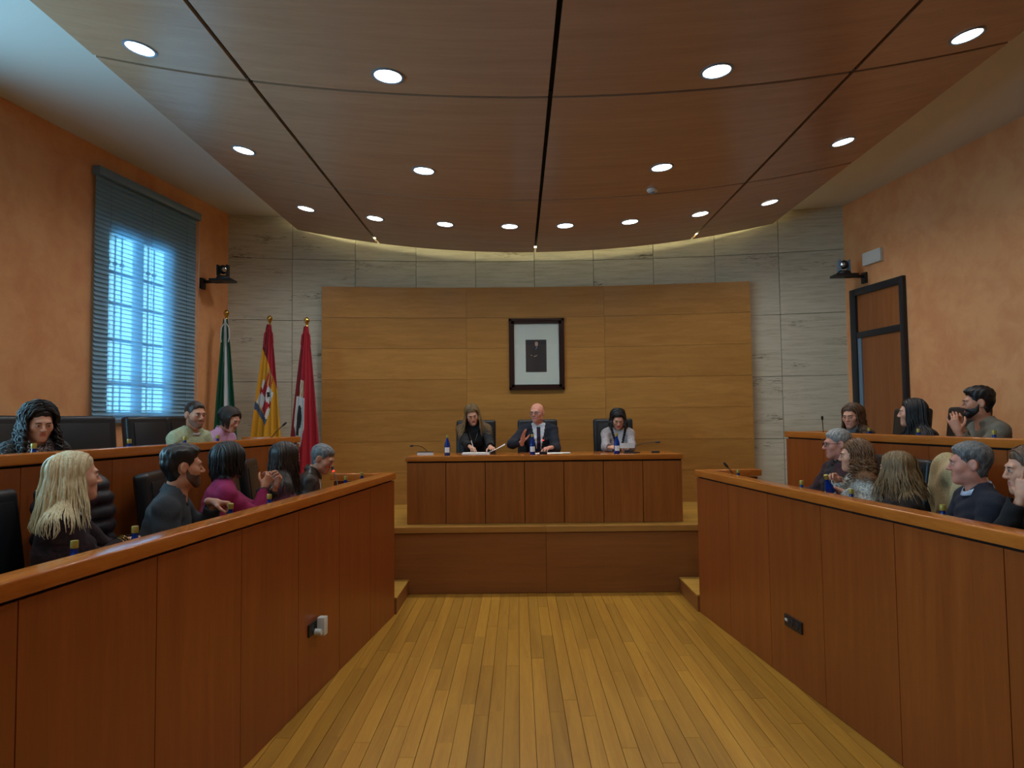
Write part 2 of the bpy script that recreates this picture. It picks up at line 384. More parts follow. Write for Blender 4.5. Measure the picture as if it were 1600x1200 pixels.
def ptz(s, y, z, label):
    t = thing('conference_camera', tuple(wframe(s, y, z)), label, 'camera')
    q = MB(); wbox(q, s, y - .05, y + .05, z - .11, z + .03, 0, .03); wbox(q, s, y - .012, y + .012, z - .04, z + .0, .03, .30)
    a = wframe(s, y, z - .02, .30)
    q.box(a.x - .14, a.x + .14, a.y - .11, a.y + .11, z - .03, z); q.build('wall_bracket', M['black'], t, bevel=.004)
    q = MB(); q.lathe([(.0, 0), (.085, 0), (.085, .03), (.07, .045), (0, .045)], (a.x, a.y, z), 24); q.build('camera_base', M['black'], t, smooth='auto')
    for sx in (-1, 1): MB().box(a.x + sx * .06 - .011, a.x + sx * .06 + .011, a.y - .045, a.y + .045, z + .045, z + .19).build('yoke_arm', M['steel'] if s > 0 else M['black'], t, bevel=.008)
    q = MB(); q.sphere((a.x, a.y, z + .13), .06, (.85, 1, 1)); hd = q.build('camera_head', M['black'], t, smooth=True)
    dv = Vector((-a.x, 3 - a.y, -1.2)).normalized(); c = Vector((a.x, a.y, z + .13))
    q = MB(); q.tube([c + dv * .03, c + dv * .078], [.036, .036], 18); q.build('lens_barrel', M['black'], t, smooth='auto')
    q = MB(); q.tube([c + dv * .079, c + dv * .082], [.027, .02], 18); q.build('lens', M['chrome'], t, smooth='auto')
ptz(-1, 9.02, 3.74, 'black conference camera on a bracket beside the window, left wall')
ptz(1, 9.2, 3.74, 'black conference camera on a bracket above the door, right wall')

# ------------------------------------------------------------------ dais, tiers, steps
dais = thing('dais', (0, 7.79, 0), 'raised wooden platform under the head table with plain front boards', 'platform')
poly = [(-4.5, 7.79), (4.5, 7.79)] + [(x, BACK(x) - .01) for x in (4.22, 3, 1.5, 0, -1.5, -3, -4.22)]
MB().prism([(x, y + (.03 if y < 7.8 else 0)) for x, y in poly], 0, DAIS - .015).build('platform_core', M['dark'], dais)
for a, b in ((-2.6, .03), (.03, 2.6)): MB().box(a + .002, b - .002, 7.79, 7.818, .004, .655).build('fascia_board', M['fascia'], dais)
for a, b in ((-2.6, .03), (.03, 2.6)): MB().box(a + .001, b - .001, 7.772, 7.86, .662, DAIS).build('step_nosing', M['backdrop'], dais, bevel=.004)
y = 7.862
while y < 9.9:
    x = -2.62 - random.random()
    while x < 2.6:
        ln = random.uniform(.9, 1.9); MB().box(max(x, -2.62) + .001, min(x + ln, 2.62) - .001, y + .001, y + .097, DAIS - .014, DAIS).build('platform_board', M['boards_x'], dais); x += ln
    y += .099
MB().box(-4.22, -2.625, 7.80, 9.6, DAIS - .014, DAIS).build('platform_side', M['boards_x'], dais); MB().box(2.625, 4.22, 7.80, 9.6, DAIS - .014, DAIS).build('platform_side', M['boards_x'], dais)
LB = lambda y: 1.49 + .1 * (6.98 - y)      # lower bench front, distance from the axis
UB = lambda y: 2.685 + .1 * (7.79 - y)     # upper bench front
for s, side in ((-1, 'left'), (1, 'right')):
    t = thing('seating_tier', (s * 2.2, 6.98, 0), 'low wooden platform carrying the lower row of seats on the %s' % side, 'platform')
    MB().prism([(s * (LB(-1) + .05), -1), (s * (LB(6.96) + .05), 6.96), (s * 2.1, 6.96), (s * 2.1, 7.77), (s * UB(7.77), 7.77), (s * UB(-1), -1)], 0, T1).build('tier_floor', M['boards'], t)
    t = thing('seating_tier', (s * 3.5, 7.0, 0), 'higher wooden platform carrying the upper row of seats on the %s' % side, 'platform')
    MB().prism([(s * (UB(-1) + .05), -1), (s * (UB(7.77) + .05), 7.77), (s * (WX(7.77) - .01), 7.77), (s * (WX(-1) - .01), -1)], 0, T2).build('tier_floor', M['boards'], t)
    t = thing('side_steps', (s * 1.5, 7.4, 0), 'small wooden steps between the dais and the end of the %s bench' % side, 'steps')
    MB().box(min(s * 1.475, s * 1.8), max(s * 1.475, s * 1.8), 7.0, 7.772, 0, .15).build('riser', M['fascia'], t)
    MB().box(min(s * 1.468, s * 1.8), max(s * 1.468, s * 1.8), 6.995, 7.772, .15, .166).build('tread', M['boards_x'], t, bevel=.003)
    MB().box(min(s * 1.8, s * 2.1), max(s * 1.8, s * 2.1), 7.0, 7.772, 0, .27).build('riser', M['fascia'], t)
    MB().box(min(s * 1.795, s * 2.1), max(s * 1.795, s * 2.1), 6.995, 7.772, .27, .286).build('tread', M['boards_x'], t, bevel=.003)

# ------------------------------------------------------------------ benches
def bench(s, E, z0, ztop, zdesk, n, label):
    """front panels with open joints, handrail, worktop, closed far end; E = far front corner"""
    d = Vector((s * .1, -1, 0)).normalized(); nn = Vector((s * 1, .1, 0)).normalized(); E = Vector((E[0], E[1], 0))
    t = thing('council_bench', (E.x, E.y, z0), label, 'bench')
    def ob(t0, t1, w0, w1, za, zb):
        c = [E + d * t0 + nn * w0, E + d * t1 + nn * w0, E + d * t1 + nn * w1, E + d * t0 + nn * w1]
        return MB().hexa([(p.x, p.y, za) for p in c] + [(p.x, p.y, zb) for p in c])
    pw = .769; L = pw * n
    for i in range(n): ob(i * pw + .003, (i + 1) * pw - .003, 0, .02, z0 + .004, ztop - .078).build('front_panel', M['bench'], t)
    ob(0.01, L, .02, .06, z0, ztop - .06).build('carcass', M['dark'], t)
    ob(-.012, L, -.014, .115, ztop - .065, ztop).build('top_rail', M['rail'], t, bevel=.009, seg=3)
    ob(.06, L, .06, .085, zdesk, ztop - .065).build('inner_lining', M['bench'], t)
    ob(.06, L, .06, .6, zdesk - .03, zdesk).build('worktop', M['worktop'], t, bevel=.004)
    ob(0, .02, .021, .6, z0 + .004, ztop - .078).build('end_panel', M['bench'], t)
    ob(.02, .045, .021, .6, z0 + .004, ztop - .078).build('end_lining', M['bench'], t)
    ob(-.012, .1, .115, .62, ztop - .065, ztop).build('end_rail', M['rail'], t, bevel=.009, seg=3)
    for k in range(1, n, 2): ob(k * pw - .015, k * pw + .015, .09, .5, z0, zdesk - .03).build('support_panel', M['bench'], t)
    return t
LDESK, UDESK = 1.172, 1.545
bench(-1, (-1.49, 6.98), 0, 1.385, LDESK, 9, 'long lower cherry wood bench front on the left with a white adapter in its socket')
bench(1, (1.49, 6.98), 0, 1.385, LDESK, 9, 'long lower cherry wood bench front on the right with a black socket plate')
bench(-1, (-2.685, 7.79), T1, 1.735, UDESK, 10, 'upper wooden bench front below the window on the left')
bench(1, (2.685, 7.79), T1, 1.735, UDESK, 10, 'upper wooden bench front near the door on the right')

# sockets on the bench fronts
def on_bench(s, y, z, w=0): return Vector((s * LB(y), y, z)) + Vector((-s, -.1, 0)).normalized() * w
def bbox(mb, s, y0, y1, z0, z1, w0, w1):
    c = [on_bench(s, y0, z0, w0), on_bench(s, y0, z0, w1), on_bench(s, y1, z0, w1), on_bench(s, y1, z0, w0)]
    return mb.hexa([tuple(p) for p in c] + [(p.x, p.y, p.z + z1 - z0) for p in c])
for s, yc, zc, lab in ((-1, 4.965, .475, 'black socket plate low on the left bench front, behind a white adapter'), (1, 5.085, .43, 'black socket plate low on the right bench front, nothing plugged in')):
    t = thing('power_socket', tuple(on_bench(s, yc, zc)), lab, 'socket')
    bbox(MB(), s, yc - .125, yc + .125, zc - .042, zc + .042, 0, .012).build('plate', M['black'], t, bevel=.004)
    for dy in (-.06, .02):
        c = on_bench(s, yc + dy, zc, .0125); nrm = Vector((-s, -.1, 0)).normalized()
        MB().tube([c, c + nrm * .003], [.026, .024], 18).build('outlet', M['ink'], t)
    bbox(MB(), s, yc + .075, yc + .11, zc - .004, zc + .014, .012, .015).build('network_port', M['white_plastic'], t)
t = thing('plug_adapter', tuple(on_bench(-1, 4.99, .48, .02)), 'white plug adapter stuck in the socket of the left bench', 'adapter')
bbox(MB(), -1, 4.965, 5.03, .41, .535, .014, .07).build('housing', M['white_plastic'], t, bevel=.008)
c = on_bench(-1, 4.94, .445, .014); MB().tube([c, c + Vector((1, -.1, 0)) * .045], [.024, .02], 16).build('plug', M['white_plastic'], t, smooth='auto')

# ------------------------------------------------------------------ backdrop, portrait, head table
bd = thing('wood_backdrop', (0, 9.99, DAIS), 'wide curved honey wood panelling behind the head table', 'panelling')
zt = [DAIS + i * (3.785 - DAIS) / 7 for i in range(8)]
def arc_panel(x0, x1, z0, z1, yo, th, n=6):
    mb = MB(); vs = []; fs = []
    for k in range(n + 1):
        x = x0 + (x1 - x0) * k / n; yf = PANEL(x) + yo
        vs += [(x, yf, z0), (x, yf, z1), (x, yf + th, z1), (x, yf + th, z0)]
    for k in range(n):
        a, b = 4 * k, 4 * k + 4
        fs += [(a, a + 1, b + 1, b), (a + 1, a + 2, b + 2, b + 1), (a + 2, a + 3, b + 3, b + 2), (a + 3, a, b, b + 3)]
    fs += [(0, 3, 2, 1), (4 * n, 4 * n + 1, 4 * n + 2, 4 * n + 3)]
    return mb.add(vs, fs)
for a, b in ((-2.985, -.98), (-.98, .98), (.98, 2.985)):
    for z0, z1 in zip(zt[:-1], zt[1:]): arc_panel(a + .0015, b - .0015, z0 + .002, z1 - .002, random.uniform(0, .0015), .02).build('wood_panel', M['backdrop'], bd, smooth='auto')
arc_panel(-2.97, 2.97, DAIS, 3.775, .021, .09).build('batten_core', M['backdrop'], bd)
pt = thing('portrait', (.01, 9.97, 2.31), 'framed portrait of a standing figure in a dark suit, on the wood panelling', 'picture')
px, pz, hw, hh = .013, 2.82, .392, .508; yb = 9.985
fm = MB()
for (w0, w1, y0, y1) in ((0, .035, 9.94, yb), (.035, .075, 9.952, yb)):
    for sx in (-1, 1):
        a, b = sorted((px + sx * (hw - w0), px + sx * (hw - w1))); fm.box(a, b, y0, y1, pz - hh + w0, pz + hh - w0)
    for sz in (-1, 1):
        a, b = sorted((pz + sz * (hh - w0), pz + sz * (hh - w1))); fm.box(px - hw + w0, px + hw - w0, y0, y1, a, b)
fm.build('frame', M['frame_wood'], pt)
MB().box(px - .33, px + .33, 9.972, 9.98, pz - .44, pz + .44).build('mat_board', plain('mat_board', lin(206, 216, 206), .8), pt)
pic = MB().box(px - .155, px + .14, 9.968, 9.972, pz - .255, pz + .205).build('picture', plain('picture_ground', lin(34, 36, 42), .6), pt)
def flat(name, pts, y, mat): MB().prism([(p[0], p[1]) for p in pts], 0, .0015).xf(Matrix(((1, 0, 0, px), (0, 0, 1, y), (0, 1, 0, pz), (0, 0, 0, 1)))).build(name, mat, pic)
suit = plain('picture_suit', lin(22, 24, 32), .6); pskin = plain('picture_skin', lin(186, 150, 124), .6)
flat('suit_shape', [(-.055, -.255), (.03, -.255), (.05, -.1), (.06, 0), (.055, .075), (.02, .105), (-.02, .1), (-.055, .06), (-.095, -.005), (-.1, -.05), (-.06, -.06)], 9.9655, suit)
flat('face_shape', [(-.018, .115), (.012, .115), (.02, .135), (.02, .165), (.005, .18), (-.015, .178), (-.024, .155)], 9.964, pskin)
flat('hair_shape', [(.02, .16), (.02, .18), (.0, .19), (-.02, .186), (-.024, .165), (-.012, .176), (.01, .175)], 9.9635, suit)
flat('shirt_shape', [(-.015, .06), (.0, .105), (.014, .108), (-.003, .075)], 9.964, plain('picture_shirt', lin(120, 150, 190), .6))
flat('hand_shape', [(-.045, -.03), (.0, -.018), (.012, -.012), (.005, -.024), (-.03, -.04)], 9.964, pskin)
flat('hand_shape', [(-.085, -.01), (-.065, -.015), (-.06, -.022), (-.08, -.025)], 9.964, pskin)
MB().box(px - .325, px + .325, 9.958, 9.9595, pz - .435, pz + .435).build('glass', M['picture_glass'], pt)

tb = thing('head_table', (.025, 8.4, DAIS), 'long head table on the dais with seven upright front panels', 'table')
tx0, tx1 = -1.53, 1.585; tw = (tx1 - tx0) / 7
for i in range(7): MB().box(tx0 + i * tw + .004, tx0 + (i + 1) * tw - .004, 8.0, 8.022, DAIS + .004, 1.415).build('front_panel', M['desk'], tb)
MB().box(tx0 + .008, tx1 - .008, 8.022, 8.05, DAIS, 1.43).build('carcass', M['dark'], tb)
for a in (tx0, tx1 - .03): MB().box(a, a + .03, 8.0221, 8.75, DAIS, 1.43).build('side_panel', M['desk'], tb)
MB().box(tx0 - .012, tx1 + .012, 7.985, 8.82, 1.432, 1.487).build('table_top', M['desktop'], tb, bevel=.005)
TZ = 1.487

# ------------------------------------------------------------------ ceiling lamps
lens_mat = emit('lamp_lens', (1, .98, .94, 1), 14)
def downlight(x, y, label, grp):
    z = VZ(x); slope = math.asin(x / VR)
    t = thing('recessed_downlight', (x, y, z), label, 'ceiling light', grp); t.rotation_euler = (0, -slope, 0)
    r = MB(); prof = [(.092, -.001), (.112, -.001), (.113, -.006), (.098, -.008), (.092, -.004)]; sides = 28; vs = []; fs = []
    for rr, zz in prof: vs += [(rr * math.cos(2 * PI * k / sides), rr * math.sin(2 * PI * k / sides), zz) for k in range(sides)]
    for i in range(len(prof)):
        j = (i + 1) % len(prof)
        for k in range(sides): k2 = (k + 1) % sides; fs.append((i * sides + k, i * sides + k2, j * sides + k2, j * sides + k))
    r.add(vs, fs).build('trim_ring', M['steel'], t, smooth='auto', local=True)
    MB().lathe([(0.001, 0), (.093, 0), (.093, -.003), (.001, -.003)], (0, 0, 0), 28).build('lens', lens_mat, t, local=True)
    ld = bpy.data.lights.new('lamp_light', 'SPOT'); ld.energy = LAMP_W; ld.color = (.97, .99, 1.0); ld.spot_size = math.radians(150); ld.spot_blend = .9; ld.shadow_soft_size = .09
    lo = bpy.data.objects.new('lamp_light', ld); COL.objects.link(lo); lo.parent = t; lo.location = (0, 0, -.015)
ordn = ['leftmost', 'second from left', 'third from left', 'fourth from left', 'fifth from left', 'sixth from left', 'seventh from left', 'rightmost']
for i, x in enumerate((-2.81, -1.97, -1.12, -.336, .336, 1.12, 1.97, 2.81)): downlight(x, 8.42, 'recessed ceiling lamp, %s in the row of eight by the stone wall' % ordn[i], 'ceiling downlights')
for nm, yy in (('middle row of four', 6.58), ('nearest visible row of four', 4.73)):
    for i, x in enumerate((-2.85, -1.13, 1.13, 2.85)): downlight(x, yy, 'recessed ceiling lamp, %s in the %s' % ((ordn[:3] + ['rightmost'])[i], nm), 'ceiling downlights')
for nm, yy in (('row ahead of the viewer', 2.88), ('row right above the viewer', 1.03)):
    for i, x in enumerate((-2.85, -1.13, 1.13, 2.85)): downlight(x, yy, 'recessed ceiling lamp outside the picture, %s in the %s' % ((ordn[:3] + ['rightmost'])[i], nm), 'ceiling lamps outside the picture')
cv = thing('cove_light', (0, 9.6, VZ(0) + .06), 'hidden warm light strip glowing on the stone wall behind the ceiling edge', 'cove light')
q = MB(); n = 24
for k in range(n):
    a, b = -3.2 + 6.4 * k / n, -3.2 + 6.4 * (k + 1) / n
    q.hexa([(a, 9.60, VZ(a) + .035), (b, 9.60, VZ(b) + .035), (b, 9.635, VZ(b) + .035), (a, 9.635, VZ(a) + .035), (a, 9.60, VZ(a) + .06), (b, 9.60, VZ(b) + .06), (b, 9.635, VZ(b) + .06), (a, 9.635, VZ(a) + .06)])
q.build('light_strip', emit('cove_strip', (1, .9, .5, 1), COVE * 3), cv)
sd = thing('smoke_detector', (1.163, 7.233, VZ(1.163)), 'small round white smoke detector on the wooden ceiling', 'smoke detector')
MB().lathe([(.001, 0), (.055, 0), (.055, -.018), (.04, -.03), (.001, -.03)], (1.163, 7.233, VZ(1.163)), 24).build('base', M['white_plastic'], sd, smooth='auto')
MB().lathe([(.001, -.03), (.03, -.03), (.026, -.042), (.001, -.042)], (1.163, 7.233, VZ(1.163)), 24).build('sensor_cap', M['steel'], sd, smooth='auto')

# ------------------------------------------------------------------ implicit-surface modelling for soft shapes
class Field:
    """signed distance grid; shapes are blended in, the surface is polygonised with surface nets"""
    def __init__(s, lo, hi, h):
        s.lo = np.array(lo, float); s.h = h; s.n = np.ceil((np.array(hi) - s.lo) / h).astype(int) + 1
        s.V = np.full(tuple(s.n), .2, np.float32)
        s.ax = [s.lo[i] + h * np.arange(s.n[i]) for i in range(3)]
    def sub(s, lo, hi):
        a = np.clip(np.floor((np.array(lo) - s.lo) / s.h).astype(int), 0, s.n); b = np.clip(np.ceil((np.array(hi) - s.lo) / s.h).astype(int) + 1, 0, s.n)
        return tuple(slice(int(x), int(max(x, y))) for x, y in zip(a, b))
    def pts(s, sl):
        X, Y, Z = np.meshgrid(s.ax[0][sl[0]], s.ax[1][sl[1]], s.ax[2][sl[2]], indexing='ij'); return np.stack([X, Y, Z], -1)
    def add(s, pr, k=.02):
        lo, hi = prim_box(pr); m = k + 4 * s.h; sl = s.sub(lo - m, hi + m)
        if any(q.stop <= q.start for q in sl): return
        d = prim_d(pr, s.pts(sl)); a = s.V[sl]
        hh = np.maximum(k - np.abs(a - d), 0) / k; s.V[sl] = np.minimum(a, d) - hh * hh * k / 4
    def cut(s, pr, k=.01):
        lo, hi = prim_box(pr); m = k + 4 * s.h; sl = s.sub(lo - m, hi + m)
        if any(q.stop <= q.start for q in sl): return
        d = -prim_d(pr, s.pts(sl)); a = s.V[sl]
        hh = np.maximum(k - np.abs(a - d), 0) / k; s.V[sl] = np.maximum(a, d) + hh * hh * k / 4
    def all(s): return s.pts((slice(None),) * 3)
    def mesh(s): return surf_nets(s.V, s.lo, s.h)
def prim_box(p):
    if p[0] == 'c': a, b, r = p[1], p[2], max(p[3], p[4]); return np.minimum(a, b) - r, np.maximum(a, b) + r
    r = max(p[2]); return np.array(p[1]) - r, np.array(p[1]) + r
def prim_d(p, P):
    if p[0] == 'c':
        a, b, ra, rb = np.array(p[1], float), np.array(p[2], float), p[3], p[4]
        ab = b - a; t = np.clip(((P - a) @ ab) / max(ab @ ab, 1e-9), 0, 1)
        return np.linalg.norm(P - a - t[..., None] * ab, axis=-1) - (ra + (rb - ra) * t)
    q = P - np.array(p[1], float)
    if len(p) > 3 and p[3] is not None: q = q @ p[3]
    r = np.array(p[2], float); k0 = np.linalg.norm(q / r, axis=-1); k1 = np.linalg.norm(q / (r * r), axis=-1)
    return k0 * (k0 - 1) / np.maximum(k1, 1e-6)
def prims_d(prims, P, k=.02):
    d = np.full(P.shape[:-1], .5)
    for p in prims:
        e = prim_d(p, P); h = np.maximum(k - np.abs(d - e), 0) / k; d = np.minimum(d, e) - h * h * k / 4
    return d
def surf_nets(V, lo, h):
    S = V < 0; nx, ny, nz = V.shape
    acc = np.zeros((nx - 1, ny - 1, nz - 1, 3), np.float32); cnt = np.zeros((nx - 1, ny - 1, nz - 1), np.float32)
    for ax in range(3):
        o = [i for i in range(3) if i != ax]
        for u in (0, 1):
            for w in (0, 1):
                s0 = [slice(None)] * 3; s1 = [slice(None)] * 3
                s0[ax] = slice(0, -1); s1[ax] = slice(1, None)
                for q, e in zip(o, (u, w)):
                    r = slice(0, -1) if e == 0 else slice(1, None); s0[q] = r; s1[q] = r
                a, b = V[tuple(s0)], V[tuple(s1)]; x = S[tuple(s0)] != S[tuple(s1)]
                t = np.where(x, a / np.where(x, a - b, 1), 0)
                acc[..., ax] += np.where(x, t, 0)
                for q, e in zip(o, (u, w)): acc[..., q] += np.where(x, e, 0)
                cnt += x
    m = cnt > 0; idx = np.full(m.shape, -1, np.int64); idx[m] = np.arange(int(m.sum()))
    I = np.argwhere(m); verts = lo + h * (I + acc[m] / cnt[m][:, None])
    faces = []
    for ax in range(3):
        o = [i for i in range(3) if i != ax]
        s0 = [slice(1, -1)] * 3; s1 = [slice(1, -1)] * 3; s0[ax] = slice(0, -1); s1[ax] = slice(1, None)
        A, B = S[tuple(s0)], S[tuple(s1)]
        for flip, c in ((False, A & ~B), (True, ~A & B)):
            e = np.argwhere(c)
            if not len(e): continue
            e[:, o[0]] += 1; e[:, o[1]] += 1
            def cell(d0, d1):
                q = e.copy(); q[:, o[0]] += d0; q[:, o[1]] += d1; return idx[q[:, 0], q[:, 1], q[:, 2]]
            f = np.stack([cell(-1, -1), cell(0, -1), cell(0, 0), cell(-1, 0)], 1)
            if flip ^ (ax == 1): f = f[:, ::-1]
            faces.append(f)
    f = np.concatenate(faces) if faces else np.zeros((0, 4), int)
    return verts, f[(f >= 0).all(1)]
def np_mesh(name, V, F, mats, parent=None, mi=None, smooth=True):
    me = bpy.data.meshes.new(name); me.vertices.add(len(V)); me.vertices.foreach_set('co', np.asarray(V, np.float32).ravel())
    F = np.asarray(F); k = F.shape[1]; me.loops.add(len(F) * k); me.loops.foreach_set('vertex_index', F.ravel().astype(np.int32))
    me.polygons.add(len(F)); me.polygons.foreach_set('loop_start', np.arange(0, len(F) * k, k, dtype=np.int32))
    for m in (mats if isinstance(mats, (list, tuple)) else [mats]): me.materials.append(m)
    if mi is not None: me.polygons.foreach_set('material_index', np.asarray(mi, np.int32))
    me.update(calc_edges=True); me.validate()
    if smooth: me.polygons.foreach_set('use_smooth', [True] * len(me.polygons))
    return link(name, me, parent)
def rotm(ax, deg): return np.array(Matrix.Rotation(math.radians(deg), 3, ax))
def unit(v): v = np.array(v, float); return v / max(np.linalg.norm(v), 1e-9)

# ------------------------------------------------------------------ heads
def head_field(female=False, wide=1.0, chin=1.0):
    F = Field((-.112, -.135, -.22), (.112, .145, .155), .0042); A = F.add; f = .95 if female else 1.0
    A(('e', (0, -.014, .032), (.077 * wide * f, .098, .086)), .01); A(('e', (0, .018, -.03), (.063 * wide * f, .074, .086)), .03)
    A(('e', (0, .034, -.072), (.049 * wide * f * chin, .05, .046)), .03); A(('c', (-.008, .071, -.101), (.008, .071, -.101), .019 * f, .019 * f), .03)
    for s in (-1, 1):
        A(('e', (s * .043 * wide, .056, -.022), (.024, .026, .026)), .025); A(('e', (s * .05 * wide, .0, -.07), (.016, .03, .026)), .03)
    A(('c', (-.034, .083, .022), (.034, .083, .022), .012 if female else .0145, .012 if female else .0145), .018)
    for s in (-1, 1): F.cut(('e', (s * .031, .101, .001), (.017, .015, .0115)), .014)
    A(('c', (0, .09, .012), (0, .109 if female else .113, -.027), .008, .0105 if female else .0125), .012)
    for s in (-1, 1): A(('e', (s * .011, .1, -.032), (.0085, .011, .0075)), .008)
    A(('c', (-.019, .0855, -.0585), (.019, .0855, -.0585), .0062, .0062), .008); A(('c', (-.016, .0855, -.0685), (.016, .0855, -.0685), .0072, .0072), .008)
    F.cut(('c', (-.022, .0945, -.0632), (.022, .0945, -.0632), .0022, .0022), .004)
    for s in (-1, 1):
        A(('e', (s * .081 * wide * f, -.010, -.004), (.0095, .021, .034), rotm('Z', s * 28)), .006); F.cut(('e', (s * .093 * wide * f, -.004, .002), (.007, .010, .018)), .005)
        A(('e', (s * .031, .083, .001), (.0135, .0135, .0125)), .003)
    n = .047 if female else .056
    A(('c', (0, -.022, -.05), (0, -.034, -.22), n, n + .004), .03)
    return F
HEADS = {}
def get_head(fem, wide, chin):
    k = (fem, wide, chin)
    if k not in HEADS: F = head_field(*k); HEADS[k] = (F, F.mesh())
    return HEADS[k]
def hairline(P, front=.062, back=-.075, side=.0):
    y = P[..., 1]; return np.interp(y, [-.12, -.045, -.02, .012, .03, .05, .075, .11], [back, back, side - .03, side, .028, .044, front, front + .01])
def head_shell(F, th, region):
    """surface lying th outside the head, kept where region < 0"""
    V = np.maximum(F.V - th, region); return surf_nets(V, F.lo, F.h)

# ------------------------------------------------------------------ hands
FINGERS = [(.030, .088, (.044, .027, .021), .0088), (.010, .093, (.049, .030, .022), .0090), (-.011, .089, (.046, .028, .021), .0086), (-.031, .081, (.036, .022, .019), .0076)]
POSES = {'rest': (18, 24, 16, 10), 'open': (4, 6, 4, 28), 'fist': (62, 85, 50, -8), 'hold': (38, 48, 30, 8), 'pen': (46, 56, 28, -4), 'flat': (6, 10, 8, 14), 'clasp': (50, 60, 34, 4)}
HANDS = {}
def get_hand(pose, side, size):
    """hand along +Y from the wrist, back of the hand +Z, thumb towards side*-X"""
    k = (pose, side, size)
    if k in HANDS: return HANDS[k]
    c1, c2, c3, th = POSES[pose]; F = Field((-.1, -.07, -.12), (.1, .205, .06), .0042); t = -side
    A = F.add
    A(('c', (0, -.035, 0), (0, .012, 0), .026, .024), .02)
    for x, y, ln, r in FINGERS: A(('c', (x * t * .62, .008, -.001), (x * t, y, 0), .0145, .0118), .016)
    A(('e', (t * .022, .035, -.012), (.018, .032, .014)), .014)
    for i, (x, y, ln, r) in enumerate(FINGERS):
        a = np.array((x * t, y, 0.)); ang = 0; sp = math.radians((1.5 - i) * 4 * t * (0 if pose in ('fist', 'clasp') else 1))
        for L, c in zip(ln, (c1, c2, c3)):
            ang += math.radians(c * (1 + .06 * (i - 1))); d = np.array((math.sin(sp) * math.cos(ang), math.cos(sp) * math.cos(ang), -math.sin(ang)))
            b = a + d * L; A(('c', a, b, r, r * .9), .0035); a = b; r *= .93
    a = np.array((t * .026, .018, -.010)); d = unit((t * (.75 + th * .012), .62, -.42)); b = a + d * .042; A(('c', a, b, .0135, .0115), .010)
    d = unit((t * (.25 + th * .012), .85, -.38 - (0 if pose == 'open' else .2))); c = b + d * .034; A(('c', b, c, .0108, .0096), .004)
    d = unit((t * (-.05 + th * .012), .9, -.3 - (0 if pose == 'open' else .25))); A(('c', c, c + d * .026, .0096, .008), .004)
    V, Fa = F.mesh(); HANDS[k] = (V * size, Fa); return HANDS[k]

